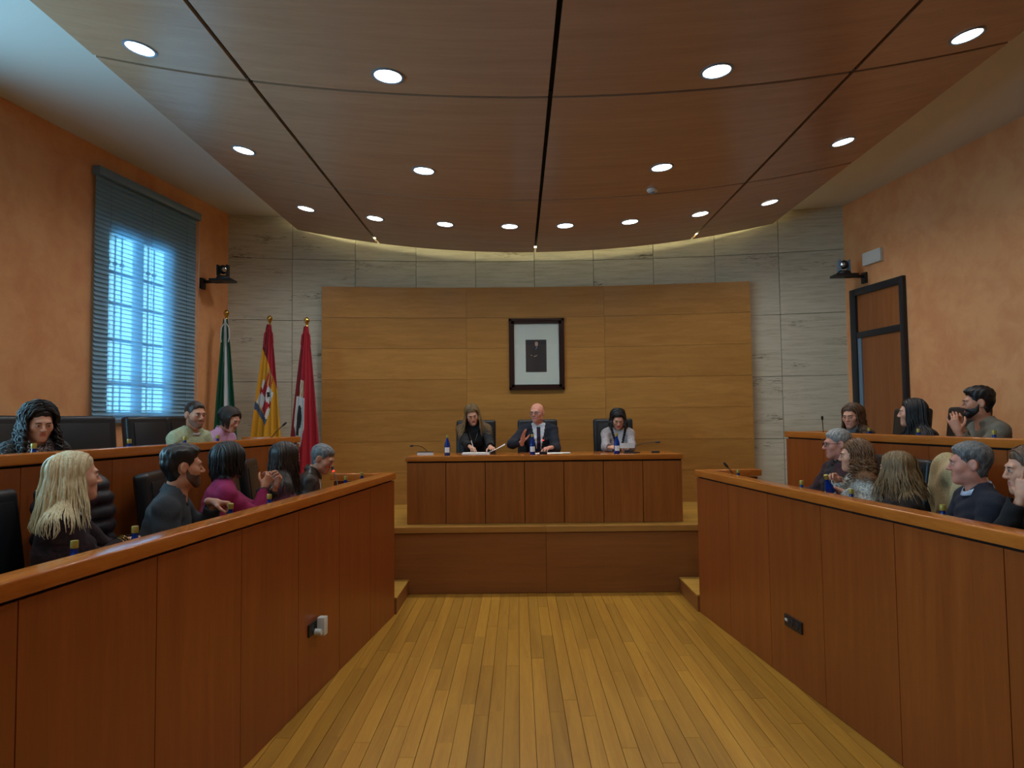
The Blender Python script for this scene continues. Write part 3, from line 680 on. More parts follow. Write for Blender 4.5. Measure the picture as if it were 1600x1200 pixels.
# ------------------------------------------------------------------ people
def ik(a, b, l1, l2, hint):
    """elbow position, and the wrist pulled within reach"""
    a, b = np.array(a, float), np.array(b, float); d = b - a; L = np.linalg.norm(d); m = (l1 + l2) * .985
    if L > m: b = a + d / L * m; L = m
    L = max(L, abs(l1 - l2) + .03); u = (b - a) / max(np.linalg.norm(b - a), 1e-6)
    x = (l1 * l1 - l2 * l2 + L * L) / (2 * L); hgt = math.sqrt(max(l1 * l1 - x * x, 0)); h = np.array(hint, float); h -= u * (h @ u)
    return a + u * x + unit(h) * hgt, b
def person(label, head, floor_z, yaw, look, top, hair, skin='skin_a', fem=False, pitch=0, roll=0, lean=14, side=0, twist=0, arms=None, size=1.0, wide=1.0, bulk=1.0,
           glasses=False, beard=None, brows='h_dark', lips='lip', trousers=None, neck=.068, vneck=None, extras=None, desk=.75, res=.0095, puffy=0.0, chin=1.0, collar=None, cuff=.012):
    """head = world position of the head centre; yaw = way the body faces (deg, 0 = +Y); look = (dx,dy) the face points to"""
    root_rot = rotm('Z', yaw); w = .93 if fem else 1.0; S = size
    Rt = rotm('Z', twist) @ rotm('Y', side) @ rotm('X', -lean)
    hd_yaw = math.degrees(math.atan2(-look[0], look[1])) - yaw
    Rh = rotm('Z', hd_yaw) @ rotm('X', pitch) @ rotm('Y', roll)
    piv = Rt @ np.array((0, -.012, .575)) * S; hc = piv + Rh @ np.array((0, .03, .13)) * S          # from the hips
    hip = np.zeros(3); wl = root_rot @ hc; rootxy = np.array(head) - wl; hipz = rootxy[2] - floor_z
    hip = np.array((0, 0, hipz)); loc = (rootxy[0], rootxy[1], floor_z)
    root = thing('person', loc, label, 'person')
    TT = lambda p: hip + Rt @ (np.array(p, float) * S * np.array((w * bulk if abs(p[0]) > .001 else 1, 1, 1)))
    W2L = lambda p: root_rot.T @ (np.array(p, float) - np.array(loc))
    hcl = hip + hc
    # torso
    tor = []
    def E(c, r, inf=0): tor.append(('e', TT(c), (r[0] * S * w * bulk, r[1] * S * bulk, r[2] * S), Rt))
    E((0, -.01, .04), (.168, .125, .12)); E((0, .005, .17), (.142, .108, .15)); E((0, 0, .34), (.160, .112, .17)); E((0, -.02, .44), (.165, .088, .09))
    if fem:
        for s in (-1, 1): E((s * .07, .088, .335), (.062, .055, .066))
    sh = {s: TT((s * .168, -.012, .478)) for s in (-1, 1)}
    for s in (-1, 1): tor.append(('c', TT((s * .10, -.018, .515)), TT((s * .015, -.022, .565)), .052 * S, .052 * S)); tor.append(('c', TT((s * .07, -.015, .47)), sh[s], .07 * S, .06 * S))
    # arms
    arms = arms or {}; limb = []; wr = {}
    for s, key in ((1, 'R'), (-1, 'L')):
        sp = arms.get(key, {})
        tgt = W2L(sp['at']) if 'at' in sp else np.array((s * .15, .36, desk + .045))
        el, wst = ik(sh[s], tgt, .285 * S, .25 * S, sp.get('hint', (s * .38, -.2, -.9)))
        ru = (.05 if fem else .057) * S * (.5 + .5 * bulk); limb.append(('c', sh[s], el, ru, ru * .82)); limb.append(('c', el, wst, ru * .82, .03 * S))
        fd = unit(wst - el); hd = unit(root_rot.T @ np.array(sp['dir'], float)) if 'dir' in sp else unit(fd + np.array((0, 0, .15)))
        if 'dir' in sp: hd = unit(hd + .55 * fd)
        up = root_rot.T @ np.array(sp['up'], float) if 'up' in sp else np.array((0, 0, 1.)); up = up - hd * (up @ hd); up = unit(up)
        wr[s] = (el, wst, fd, hd, up, sp.get('pose', 'rest'))
    # legs
    legs = []; shoe = []
    for s in (-1, 1):
        hp = hip + np.array((s * .09, 0, .0)); kn = np.array((s * .13, .40, max(hipz + .0, .45))); an = np.array((s * .14, .34, .09))
        legs += [('c', hp, kn, .085 * S, .062 * S), ('c', kn, an, .06 * S, .045 * S)]; shoe.append(('c', an + (0, -.02, -.045), an + (0, .15, -.055), .042, .036))
    # ---- body: one surface set in skin (head, neck, hands, limbs under the clothes)
    HF, (hv, hf) = get_head(fem, wide, chin)
    VS, FS, MI = [], [], []; off = 0
    def put(v, f, m):
        nonlocal off
        VS.append(v); FS.append(f + off); MI.append(m); off += len(v)
    cen = hv[hf].mean(1); lm = ((np.abs(cen[:, 0]) < .0205) & (cen[:, 2] < -.0545) & (cen[:, 2] > -.0745) & (cen[:, 1] > .078)).astype(int)
    put((hv * S) @ Rh.T + hcl, hf, lm)
    for s in (1, -1):
        el, wst, fd, hd, up, pose = wr[s]; v, f = get_hand(pose, s, .96 * S if not fem else .88 * S)
        B = np.stack([np.cross(hd, up), hd, up], 1); put(v @ B.T + wst, f, np.zeros(len(f), int))
    F = Field((-.42, -.36, 0.0), (.42, .62, hipz + .66), .02)
    for p in tor + limb + legs: F.add((p[0], p[1], p[2], p[3] - .008, p[4] - .008) if p[0] == 'c' else ('e', p[1], tuple(np.array(p[2]) - .010), p[3]), .03)
    F.add(('c', hip + Rt @ np.array((0, -.018, .52)) * S, hcl + Rh @ np.array((0, -.03, -.1)) * S, .052 * S, .045 * S), .02)
    v, f = F.mesh(); put(v, f, np.zeros(len(f), int))
    np_rot = lambda V: V @ root_rot.T
    np_mesh('body', np_rot(np.concatenate(VS)), np.concatenate(FS), [M[skin], M[lips]], root, np.concatenate(MI))
    # ---- top garment
    lo = np.min([sh[1], sh[-1], wr[1][0], wr[-1][0], wr[1][1], wr[-1][1], hip - .2], 0) - .16; hi = np.max([sh[1], sh[-1], wr[1][0], wr[-1][0], wr[1][1], wr[-1][1], hip + .2], 0) + .16
    F = Field(lo, hi, res); g = cuff + puffy
    for p in tor: F.add((p[0], p[1], p[2], p[3] + g * .7, p[4] + g * .7) if p[0] == 'c' else ('e', p[1], tuple(np.array(p[2]) + g), p[3]), .04)
    for i, s in enumerate((1, -1)):
        el, wst, fd = wr[s][:3]; p = limb[2 * i]; F.add(('c', p[1], p[2], p[3] + g, p[4] + g), .03)
        p = limb[2 * i + 1]; F.add(('c', p[1], wst - fd * .022, p[3] + g, p[4] + g + .006), .025)
    P = F.all()
    nz = np.sin(P[..., 0] * 41 + P[..., 2] * 23) * np.sin(P[..., 1] * 37 - P[..., 2] * 31 + 1.3) * .0035 + np.sin(P[..., 2] * 88 + P[..., 0] * 30 * np.sin(P[..., 1] * 9)) * .0018
    if puffy: nz += np.abs(np.sin(P[..., 2] * 42)) * .008 * min(1, puffy * 40)
    F.V = F.V - nz.astype(np.float32)
    for s in (1, -1):
        el, wst, fd = wr[s][:3]; F.cut(('c', wst - fd * .004, wst + fd * .08, .05, .06), .006)
    nb = hip + Rt @ np.array((0, -.012, .545)) * S; nt = hcl + Rh @ np.array((0, -.03, -.08)) * S
    F.cut(('c', nb + unit(nt - nb) * .045, nt + (nt - nb) * .6, neck * S, neck * S * 1.25), .008)
    v, f = F.mesh(); mats = [top]; mi = None
    if vneck:
        c = (v[f].mean(1) - hip) @ Rt / S; mi = np.zeros(len(f), int); z0, half, m2 = vneck[:3]
        mi[(c[:, 1] > .02) & (c[:, 2] > z0) & (np.abs(c[:, 0]) < half * (c[:, 2] - z0) / (.56 - z0))] = 1; mats.append(m2)
        if len(vneck) > 3:
            mats.append(vneck[3]); k = vneck[4]
            if k == 'tie': mi[(mi == 1) & (np.abs(c[:, 0]) < .022 + .02 * (.5 - c[:, 2])) & (c[:, 2] < .535)] = 2
            else:
                e = np.abs(np.abs(c[:, 0]) - half * (c[:, 2] - z0) / (.56 - z0)); mi[(c[:, 1] > .0) & (c[:, 2] > z0 - .02) & (e < .016)] = 2
                mi[(c[:, 1] > .02) & (c[:, 2] <= z0) & (np.abs(c[:, 0]) < .012)] = 2
    np_mesh('top_garment', np_rot(v), f, mats, root, mi)
    # ---- trousers and shoes
    F = Field((-.3, -.24, 0.02), (.3, .56, hipz + .16), .018)
    F.add(('e', TT((0, -.01, .03)), (.178 * w * bulk, .135 * bulk, .12), Rt), .03)
    for p in legs: F.add(('c', p[1], p[2], p[3] + .012, p[4] + .012), .03)
    v, f = F.mesh(); np_mesh('trousers', np_rot(v), f, trousers or M['c_black'], root)
    for p in shoe:
        F = Field(np.minimum(p[1], p[2]) - .06, np.maximum(p[1], p[2]) + .06, .014); F.add(p, .01)
        v, f = F.mesh(); v[:, 2] = np.maximum(v[:, 2], .002); np_mesh('shoe', np_rot(v), f, M['leather'], root)
    H2R = lambda V: np_rot((np.asarray(V) * S) @ Rh.T + hcl)
    # ---- eyes and brows
    for s in (-1, 1):
        mb = MB(); mb.sphere((s * .031, .0868, .0008), .0112, (1.15, 1, .56)); mb.cur = 1
        mb.sphere((s * .031 + .0, .0949, .0005), .0052, (1, .75, 1), 10, 6)
        np_mesh('eye', H2R(np.array(mb.v)), np.array([q if len(q) == 4 else None for q in mb.f if len(q) == 4]), [M['eye_white'], M['iris']], root, [m for m, q in zip(mb.mi, mb.f) if len(q) == 4])
    mb = MB()      # lash line
    for s in (-1, 1): mb.tube([(s * .019, .0945, .0020), (s * .026, .0985, .0066), (s * .036, .0975, .0064), (s * .0445, .0905, .0022)], [.0008, .0016, .0018, .0009], 5)
    np_mesh('eyelashes', H2R(np.array(mb.v)), np.array([q for q in mb.f if len(q) == 4]), M['h_dark'], root)
    mb = MB()
    bt = .0032 if fem else .0046
    for s in (-1, 1): mb.tube([(s * .013, .0965, .0185), (s * .025, .099, .0225), (s * .038, .0935, .0225), (s * .049, .0825, .017)], [bt * .8, bt, bt, bt * .4], 6)
    np_mesh('eyebrows', H2R(np.array(mb.v)), np.array([q for q in mb.f if len(q) == 4]), M[brows], root)
    # ---- hair
    if hair:
        hm = M[hair['mat']]; P = HF.all()
        reg = hairline(P, hair.get('front', .062), hair.get('back', -.075), hair.get('side', -.002)) - P[..., 2]
        reg = reg + np.sin(P[..., 0] * 140) * .003 + np.where((np.abs(P[..., 1] - .02) < .03) & (np.abs(P[..., 0]) > .05), -.012, 0)
        th = hair.get('thick', .010)
        if not hair.get('len'): reg = np.maximum(reg, .036 - np.sqrt(((P[..., 1] + .008) * 1.25) ** 2 + (P[..., 2] + .004) ** 2) + np.where(np.abs(P[..., 0]) > .055, 0, -1))
        tap = np.clip(-reg / .030, 0, 1) ** .7                       # the hair thins out to nothing at the hairline
        tk = th * np.clip(.35 + (P[..., 2] - .01) * 10, .35, 1.15)
        if hair.get('crop'): tk = th * np.clip(.28 + (P[..., 2] - .045) * 16, .28, 1.1)
        tk = (tk + np.sin(P[..., 0] * 210 + P[..., 1] * 60) * np.sin(P[..., 1] * 70 + P[..., 2] * 50) * .0020 * (th / .012)) * tap + .0012
        if hair.get('quiff'): tk = tk + np.clip(P[..., 1] - .02, 0, .08) * np.clip(P[..., 2] - .06, 0, .04) * 6 * hair['quiff']
        v, f = head_shell(HF, tk.astype(np.float32), reg.astype(np.float32)); v = H2R(v)
        HV, HFc = [v], [f]; base = len(v)
        if hair.get('len', 0) > 0:
            rng = random.Random(hash(label) % 99991 if False else sum(ord(q) for q in label)); n = hair.get('n', 170); gap = hair.get('gap', 62); sd = 5
            bodyp = [(p[0], p[1], p[2], p[3] + g, p[4] + g) if p[0] == 'c' else ('e', p[1], tuple(np.array(p[2]) + g), p[3]) for p in tor + limb]
            vol = hair.get('vol', 0.0); paths = []; rad = []; outs = []
            curly = hair.get('wave', .004) > .009; m = 24 if curly else 11; part = hair.get('part', 0.0)
            hp_ = [('e', hcl + Rh @ np.array((0, -.014, .032)) * S, tuple(np.array((.077 * wide, .098, .086)) * S + .004), Rh), ('e', hcl + Rh @ np.array((0, .016, -.03)) * S, tuple(np.array((.063 * wide, .066, .086)) * S + .004), Rh)]
            for i in range(n):
                j = rng.uniform(-.003, .005) + vol * rng.uniform(.4, 1.0); pts = []
                r3 = np.array((.083 * wide, .106, .094)) + j
                if i % 2:      # from the parting over the side of the head
                    sgn = 1 if rng.random() < .5 else -1; y0 = rng.uniform(-.085, hair.get('fringe', .076)); fr_ = math.sqrt(max(0, 1 - ((y0 + .012) / .116) ** 2)); dr = hair.get('sweep', .026) * rng.uniform(.6, 1.3)
                    for q in range(7):
                        al = .02 + 1.75 * q / 6; pts.append(np.array((part * (1 - q / 6) + sgn * r3[0] * math.sin(al) * (fr_ * .35 + .65), y0 - dr * math.sin(min(al, 1.57)), .03 + r3[2] * math.cos(al) * (fr_ if al < 1.57 else 1))))
                else:          # from the crown down the back
                    ph = math.radians(98 + 164 * rng.random()); th0 = rng.uniform(.03, .6)
                    for q in range(7):
                        th_ = th0 + (1.75 - th0) * q / 6; pts.append(np.array((r3[0] * math.sin(th_) * math.sin(ph), -.014 + r3[1] * math.sin(th_) * math.cos(ph), .03 + r3[2] * math.cos(th_))))
                pts = [Rh @ (p * S) + hcl for p in pts]
                L = hair['len'] * rng.uniform(.78, 1.06); o = pts[-1]; ax_ = hcl + Rh @ np.array((0, -.02, -.02)) * S
                outv = unit((o - ax_) * (1, 1, 0)); dirn = np.array((0, 0, -1.)) + outv * hair.get('flare', .03) * rng.uniform(.5, 1.4) + Rh[:, 1] * hair.get('back_sweep', 0)
                w1 = rng.random() * 6.28; wa = hair.get('wave', .004) * rng.uniform(.7, 1.3); wl_ = hair.get('wavelen', .11) * rng.uniform(.85, 1.2)
                tang = np.cross(outv, (0, 0, 1))
                for q in range(1, m + 1):
                    t = q / m; p = o + unit(dirn) * L * t - outv * hair.get('tuck', .02) * t
                    p = p + (outv * math.sin(6.28 * t * L / wl_ + w1) + tang * math.sin(6.28 * t * L / wl_ + w1 + 1.57)) * wa * min(1, t * 3)
                    pts.append(p)
                if curly:
                    for q in range(1, 7): pts[q] = pts[q] + (outv * math.sin(q * 1.9 + w1) + tang * math.cos(q * 1.9 + w1)) * wa * .6
                paths.append(pts); outs.append(outv); r0 = hair.get('rad', .0072) * rng.uniform(.6, 1.25); rad.append([r0 * .5] + [r0] * (m - 2) + [r0 * (1 - .85 * q / 8) for q in range(1, 9)])
            bodyp = bodyp + hp_
            A = np.array(paths)
            OV = np.array(outs)[:, None, :]
            for it in range(9):
                d = prims_d(bodyp, A) - .009; eps = .006
                gr = np.stack([prims_d(bodyp, A + eps * np.eye(3)[q]) - .009 - d for q in range(3)], -1); gr /= np.maximum(np.linalg.norm(gr, axis=-1, keepdims=True), 1e-6)
                A = A + (gr * .2 + OV * .95) * np.maximum(-d, 0)[..., None]
            mb = MB()
            for pts, r in zip(A, rad): mb.tube([Vector(p) for p in pts], r[:len(pts)], sd, caps=False)
            HV.append(np_rot(np.array(mb.v))); HFc.append(np.array(mb.f) + base); base += len(mb.v)
        np_mesh('hair', np.concatenate(HV), np.concatenate(HFc), hm, root)
    if beard:
        P = HF.all(); x, y, z = P[..., 0], P[..., 1], P[..., 2]
        mouth = .012 - np.sqrt((x / 2.2) ** 2 + ((z + .0635) * 1.5) ** 2 + np.maximum(0, .075 - y) ** 2)
        line = np.interp(y, [-.02, .01, .03, .06, .085, .12], [.02, -.005, -.035, -.045, -.042, -.042])
        low = np.interp(y, [0, .03, .06, .09], [-.055, -.09, -.120, -.126])
        reg = np.maximum(np.maximum(z - line, .006 - y), np.maximum(mouth, low - z))
        v, f = head_shell(HF, ((beard[1] + np.sin(x * 400) * np.sin(z * 400) * .0006) * np.clip(-reg / .016, 0, 1) ** .7 + .0010).astype(np.float32), reg.astype(np.float32)); np_mesh('beard', H2R(v), f, M[beard[0]], root)
    if glasses:
        mb = MB()
        for s in (-1, 1):
            ring = [(s * .032 + .0235 * math.copysign(abs(math.cos(a)) ** .6, math.cos(a)), .1095 - .004 * abs(math.cos(a)), .001 + .0165 * math.copysign(abs(math.sin(a)) ** .6, math.sin(a))) for a in [2 * PI * k / 18 for k in range(19)]]
            mb.tube(ring, .0014, 6); mb.tube([(s * .056, .105, .008), (s * .078 * wide, .06, .009), (s * .083 * wide, .0, .007)], .0022, 6)
        mb.tube([(-.009, .112, .005), (0, .1145, .007), (.009, .112, .005)], .002, 6)
        np_mesh('glasses', H2R(np.array(mb.v)), np.array([q for q in mb.f if len(q) == 4]), M['ink'], root)
    if collar:      # a turned-up or folded collar ring round the neck
        mat_, hgt, rr, slope = collar; mb = MB(); ring = 20; vs = []; fs = []
        n0 = hip + Rt @ np.array((0, -.012, .557)) * S
        for j, (dz, ro) in enumerate(((0, .012), (hgt, 0), (hgt + .004, .006), (0.004, .02))):
            for k in range(ring):
                a = 2 * PI * k / ring; front = max(0, math.cos(a)); r = (rr + ro) * S
                vs.append(n0 + Rt @ np.array((math.sin(a) * r * 1.04, math.cos(a) * r * .96, dz * (1 - slope * front) - front * slope * .06 - .006)))
        for j in range(4):
            for k in range(ring):
                a_, b_ = j, (j + 1) % 4; k2 = (k + 1) % ring; fs.append((a_ * ring + k, a_ * ring + k2, b_ * ring + k2, b_ * ring + k))
        np_mesh('collar', np_rot(np.array(vs)), np.array(fs), mat_, root)
    return dict(root=root, hip=hip, Rt=Rt, rot=root_rot, loc=np.array(loc), S=S, wr=wr, hcl=hcl, Rh=Rh, hipz=hipz, W2L=W2L)
def on_torso(I, p):      # a point given in the torso's own frame, in the root's frame
    return I['rot'] @ (I['hip'] + I['Rt'] @ (np.array(p, float) * I['S']))

# ------------------------------------------------------------------ chairs
def make_chair():
    t = thing('office_chair')
    MB().box(-.26, .26, -.24, .26, .39, .475).build('seat', M['leather'], t, bevel=.03, seg=4)
    b = MB().box(-.265, .265, -.05, .05, 0, .70); b.xf(Matrix.Translation((0, -.25, .47)) @ Matrix.Rotation(math.radians(7), 4, 'X')); b.build('backrest', M['leather'], t, bevel=.038, seg=4)
    b = MB().box(-.2, .2, -.004, .004, .04, .64); b.xf(Matrix.Translation((0, -.197, .47)) @ Matrix.Rotation(math.radians(7), 4, 'X')); b.build('back_cushion', M['leather'], t, bevel=.003)
    for s in (-1, 1):
        MB().tube([(s * .285, .16, .43), (s * .295, .17, .62), (s * .295, .1, .655), (s * .295, -.14, .655), (s * .29, -.25, .62)], [.017, .017, .02, .02, .016], 8).build('armrest', M['black'], t, smooth='auto')
    MB().lathe([(.001, .07), (.03, .07), (.03, .25), (.022, .26), (.022, .39), (.001, .39)], (0, 0, 0), 16).build('column', M['chrome'], t, smooth='auto')
    for k in range(5):
        a = 2 * PI * k / 5; c, s_ = math.cos(a), math.sin(a)
        lg = MB().tube([(0, 0, .10), (.15 * c, .15 * s_, .095), (.27 * c, .27 * s_, .07)], [.028, .022, .016], 8).build('leg', M['black'], t, smooth='auto')
        MB().sphere((.27 * c, .27 * s_, .03), .03, (1, 1, 1), 10, 7).build('caster', M['black'], lg, smooth=True)
    return t
chair0 = make_chair(); chair_used = [False]
def chair(x, y, z, yaw, label):
    o = copy_tree(chair0) if chair_used[0] else chair0; chair_used[0] = True
    o.location = (x, y, z); o.rotation_euler = (0, 0, math.radians(yaw)); return tag(o, label, 'chair', 'black leather office chairs')

# ------------------------------------------------------------------ bottles, microphones
def make_bottle():
    t = thing('water_bottle')
    MB().lathe([(.001, .0), (.030, .0), (.0335, .006), (.0335, .115), (.030, .14), (.019, .172), (.0135, .188), (.0125, .208), (.001, .208)], (0, 0, 0), 22).build('glass_body', M['bottle'], t, smooth='auto')
    MB().lathe([(.001, .205), (.0155, .205), (.016, .209), (.016, .233), (.0145, .237), (.001, .237)], (0, 0, 0), 18).build('screw_cap', M['cap'], t, smooth='auto')
    lb = MB(); n = 10; vs = []; fs = []
    for k in range(n + 1):
        a = -PI / 2 - .9 + 1.8 * k / n
        for r, z in ((.034, .035), (.034, .095), (.0346, .095), (.0346, .035)): vs.append((r * math.cos(a), r * math.sin(a), z))
    for k in range(n):
        for j in range(4): fs.append((4 * k + j, 4 * k + (j + 1) % 4, 4 * k + 4 + (j + 1) % 4, 4 * k + 4 + j))
    lb.add(vs, fs).build('label', M['paper'], t)
    return t
bottle0 = make_bottle(); b_used = [False]
def bottle(x, y, z, label, rot=(0, 0, 0)):
    o = copy_tree(bottle0) if b_used[0] else bottle0; b_used[0] = True
    o.location = (x, y, z); o.rotation_euler = rot; return tag(o, label, 'bottle', 'blue glass water bottles')
def mic(x, y, z, tip, label, lit=False):
    t = thing('gooseneck_microphone', (x, y, z), label, 'microphone'); tip = Vector(tip); b = Vector((x, y, z))
    MB().box(x - .045, x + .045, y - .06, y + .06, z, z + .028).build('base', M['black'], t, bevel=.008)
    mid = b + Vector((0, 0, .03)) + (tip - b) * .35 + Vector((0, 0, .05))
    pts = [b + Vector((0, 0, .025))]
    for k in range(1, 11):
        u = k / 10; pts.append((1 - u) ** 2 * pts[0] + 2 * u * (1 - u) * mid + u * u * tip)
    MB().tube(pts, .0042, 8).build('gooseneck', M['black'], t, smooth='auto')
    d = (pts[-1] - pts[-2]).normalized(); MB().tube([tip - d * .005, tip + d * .01, tip + d * .045, tip + d * .055], [.007, .0115, .0115, .006], 12).build('capsule', M['black'], t, smooth='auto')
    if lit: MB().tube([tip - d * .012, tip - d * .004], [.0095, .0095], 12).build('light_ring', M['red_led'], t)
    return t
M['stubble'] = plain('short_dark_stubble', lin(82, 58, 46), .7); M['stubble_light'] = plain('faint_stubble', lin(132, 94, 76), .7)
# ------------------------------------------------------------------ fabrics
C = lambda n, *a, **k: M.__setitem__(n, cloth(n, *a, **k))
C('c_black', lin(24, 24, 27)); C('c_navy', lin(28, 32, 46)); C('c_suit', lin(26, 30, 44), scale=300, bump=.1); C('c_char', lin(48, 52, 58), scale=220); C('c_burg', lin(46, 18, 26), lin(20, 8, 12), scale=60)
C('c_mag', lin(150, 28, 84), scale=200); C('c_mauve', lin(120, 66, 86)); C('c_sage', lin(176, 184, 152), lin(150, 160, 126), scale=90); C('c_pink', lin(206, 156, 190))
C('c_tweed', lin(196, 196, 204), lin(36, 36, 44), scale=90, mixf=.35, bump=.6); C('c_olive', lin(116, 110, 96), scale=160); C('c_brown', lin(52, 42, 36)); C('c_wool', lin(206, 208, 200), lin(120, 122, 116), scale=70, mixf=.8, bump=1.0)
C('c_jacket', lin(188, 180, 180), lin(110, 102, 106), scale=110, mixf=.6); C('c_shirt', lin(214, 220, 226), scale=300, bump=.05); C('c_tie', lin(48, 28, 54), scale=200); C('c_beige', lin(196, 172, 126), scale=120); C('c_scarf', lin(120, 118, 116))
C('c_vest', lin(64, 30, 36), lin(30, 20, 24), scale=40); C('c_check', lin(150, 172, 206), lin(214, 222, 232), scale=120)
M['c_leatherb'] = plain('brown_leather', lin(44, 36, 30), .38); M['c_puffer'] = plain('black_quilted_nylon', lin(26, 30, 38), .45)

# ------------------------------------------------------------------ the people
DH = (-.5, 0, -.8)
P1 = person('woman with long dark blonde hair in black, writing at the head table', (-.842, 8.95, 1.962), DAIS, 180, (.12, -1), M['c_black'], dict(mat='h_dblonde', fringe=.07, sweep=.032, vol=.012, len=.30, n=300, flare=.2, tuck=.0), 'skin_a', True, pitch=-22, roll=10, lean=16, size=.97,
            arms={'R': dict(at=(-.83, 8.55, 1.545), dir=(.5, -.75, -.2), pose='pen'), 'L': dict(at=(-.60, 8.58, 1.56), dir=(.35, -.9, 0), pose='flat')}, lips='lip_red', desk=TZ - DAIS)
P2 = person('bald man with glasses in a navy suit and tie, gesturing at the head table', (-.02, 8.95, 1.978), DAIS, 180, (-.42, -.9), M['c_suit'], None, 'skin_c', False, pitch=-4, lean=10, wide=1.03, bulk=1.06, glasses=True, brows='h_grey', vneck=(.12, .085, M['c_shirt'], M['c_tie'], 'tie'), neck=.064,
            arms={'R': dict(at=(-.215, 8.62, 1.62), dir=(-.12, -.2, 1), up=(-.8, .6, 0), pose='open', hint=(.7, .3, -.6)), 'L': dict(at=(.13, 8.6, 1.55), dir=(-.7, -.7, -.1), pose='rest')}, desk=TZ - DAIS, collar=(M['c_shirt'], .035, .066, .9), res=.008)
P3 = person('dark-bobbed woman in a light tweed jacket with black trim, at the head table', (1.009, 8.95, 1.885), DAIS, 180, (-.08, -1), M['c_jacket'], dict(mat='h_black', sweep=.03, vol=.016, len=.12, n=240, flare=.16, tuck=-.01), 'skin_a', True, pitch=-26, lean=16, size=.96,
            vneck=(.24, .09, M['c_shirt'], M['c_black'], 'trim'), arms={'R': dict(at=(.86, 8.6, 1.545), dir=(.6, -.6, .1), pose='hold', up=(-.5, -.3, .8)), 'L': dict(at=(1.09, 8.6, 1.545), dir=(-.6, -.6, .1), pose='hold', up=(.5, -.3, .8))}, lips='lip_red', desk=TZ - DAIS, res=.008)
L1 = person('woman with long pale blonde hair in a dark burgundy velvet jacket, lower left bench', (-2.495, 3.55, 1.634), T1, -66, (.74, .67), M['c_burg'], dict(mat='h_blonde', fringe=.055, sweep=.04, len=.27, n=300, flare=.20, tuck=-.01, wave=.003), 'skin_a', True, pitch=0, roll=-4, lean=10, desk=LDESK - T1,
            arms={'R': dict(at=(-2.35, 3.80, 1.27), dir=(.6, .5, -.15), pose='rest'), 'L': dict(at=(-2.27, 3.92, 1.29), dir=(.75, .25, -.1), pose='rest')}, collar=(M['c_shirt'], .03, .075, .5), res=.0085)
L2 = person('dark-haired bearded man in a charcoal zip sweater holding a bottle, lower left bench', (-2.193, 4.05, 1.645), T1, -72, (.8, .6), M['c_char'], dict(mat='h_black', thick=.020, crop=True, quiff=.6, side=.0), 'skin_b', False, lean=16, bulk=1.05, brows='h_black', beard=('stubble', .0012), desk=LDESK - T1,
            arms={'L': dict(at=(-2.10, 4.26, 1.42), dir=(.8, .25, -.6), up=(.5, .2, .8), pose='fist')}, collar=(M['c_char'], .05, .07, .7), res=.0085)
L3 = person('woman with a black bob in a magenta cardigan, hands clasped, lower left bench', (-2.326, 5.05, 1.624), T1, -60, (.52, .85), M['c_mag'], dict(mat='h_black', len=.13, n=280, flare=.12, tuck=.02, vol=.014), 'skin_b', True, lean=14, bulk=1.05, glasses=True, vneck=(.1, .08, M['c_black']), desk=LDESK - T1,
            arms={'R': dict(at=(-2.11, 5.13, 1.43), dir=(.45, .3, .75), up=(.7, -.6, 0), pose='clasp'), 'L': dict(at=(-2.05, 5.20, 1.43), dir=(.2, -.1, .9), up=(.6, .7, 0), pose='clasp')})
L4 = person('woman with long dark hair in a mauve top, lower left bench beyond the magenta cardigan', (-2.135, 5.7, 1.61), T1, -70, (.62, .8), M['c_mauve'], dict(mat='h_dark', len=.30, n=270, flare=.10, wave=.006, vol=.004), 'skin_a', True, lean=10, desk=LDESK - T1)
L5 = person('grey-haired man in a dark leather jacket bent towards a microphone, lower left bench', (-2.04, 6.4, 1.56), T1, -75, (.93, -.05), M['c_leatherb'], dict(mat='h_grey', thick=.014, front=.05), 'skin_b', False, pitch=-22, lean=24, bulk=1.06, brows='h_grey', desk=LDESK - T1, collar=(M['c_leatherb'], .055, .078, .4), vneck=(.3, .05, M['c_shirt']))
U1 = person('young woman with dark curls in a black and white knit, upper left bench', (-3.537, 4.8, 1.914), T2, -118, (.78, -.66), M['c_tweed'], dict(mat='h_black', len=.27, n=300, wave=.015, wavelen=.05, vol=.026, rad=.0065, flare=.14, tuck=.0), 'skin_a', True, pitch=-16, lean=14, desk=UDESK - T2,
            arms={'L': dict(at=(-3.22, 5.12, 1.60), dir=(.5, .8, 0), pose='rest')})
U2 = person('man with cropped dark hair in a pale green sweater, upper left bench', (-3.25, 6.5, 1.974), T2, -108, (.80, -.52), M['c_sage'], dict(mat='h_dark', thick=.009, crop=True, front=.066), 'skin_b', False, pitch=-6, lean=18, beard=('stubble_light', .0004), desk=UDESK - T2, bulk=1.04, collar=(M['c_shirt'], .02, .066, .3))
U3 = person('dark-haired woman in a pink sweater looking down, upper left bench', (-3.17, 7.1, 1.932), T2, -98, (.95, -.3), M['c_pink'], dict(mat='h_dark', len=.10, n=240, flare=-.1, tuck=.05), 'skin_a', True, pitch=-24, lean=18, desk=UDESK - T2, size=.97)
R1 = person('silver-haired man with glasses in a dark plaid vest, lower right bench', (2.46, 6.05, 1.657), T1, 88, (-.98, .12), M['c_vest'], dict(mat='h_silver', thick=.016, front=.056), 'skin_c', False, pitch=-3, lean=-2, glasses=True, brows='h_grey', desk=LDESK - T1, bulk=1.06, puffy=.012, vneck=(.05, .07, M['c_black']), collar=(M['c_vest'], .05, .078, .5))
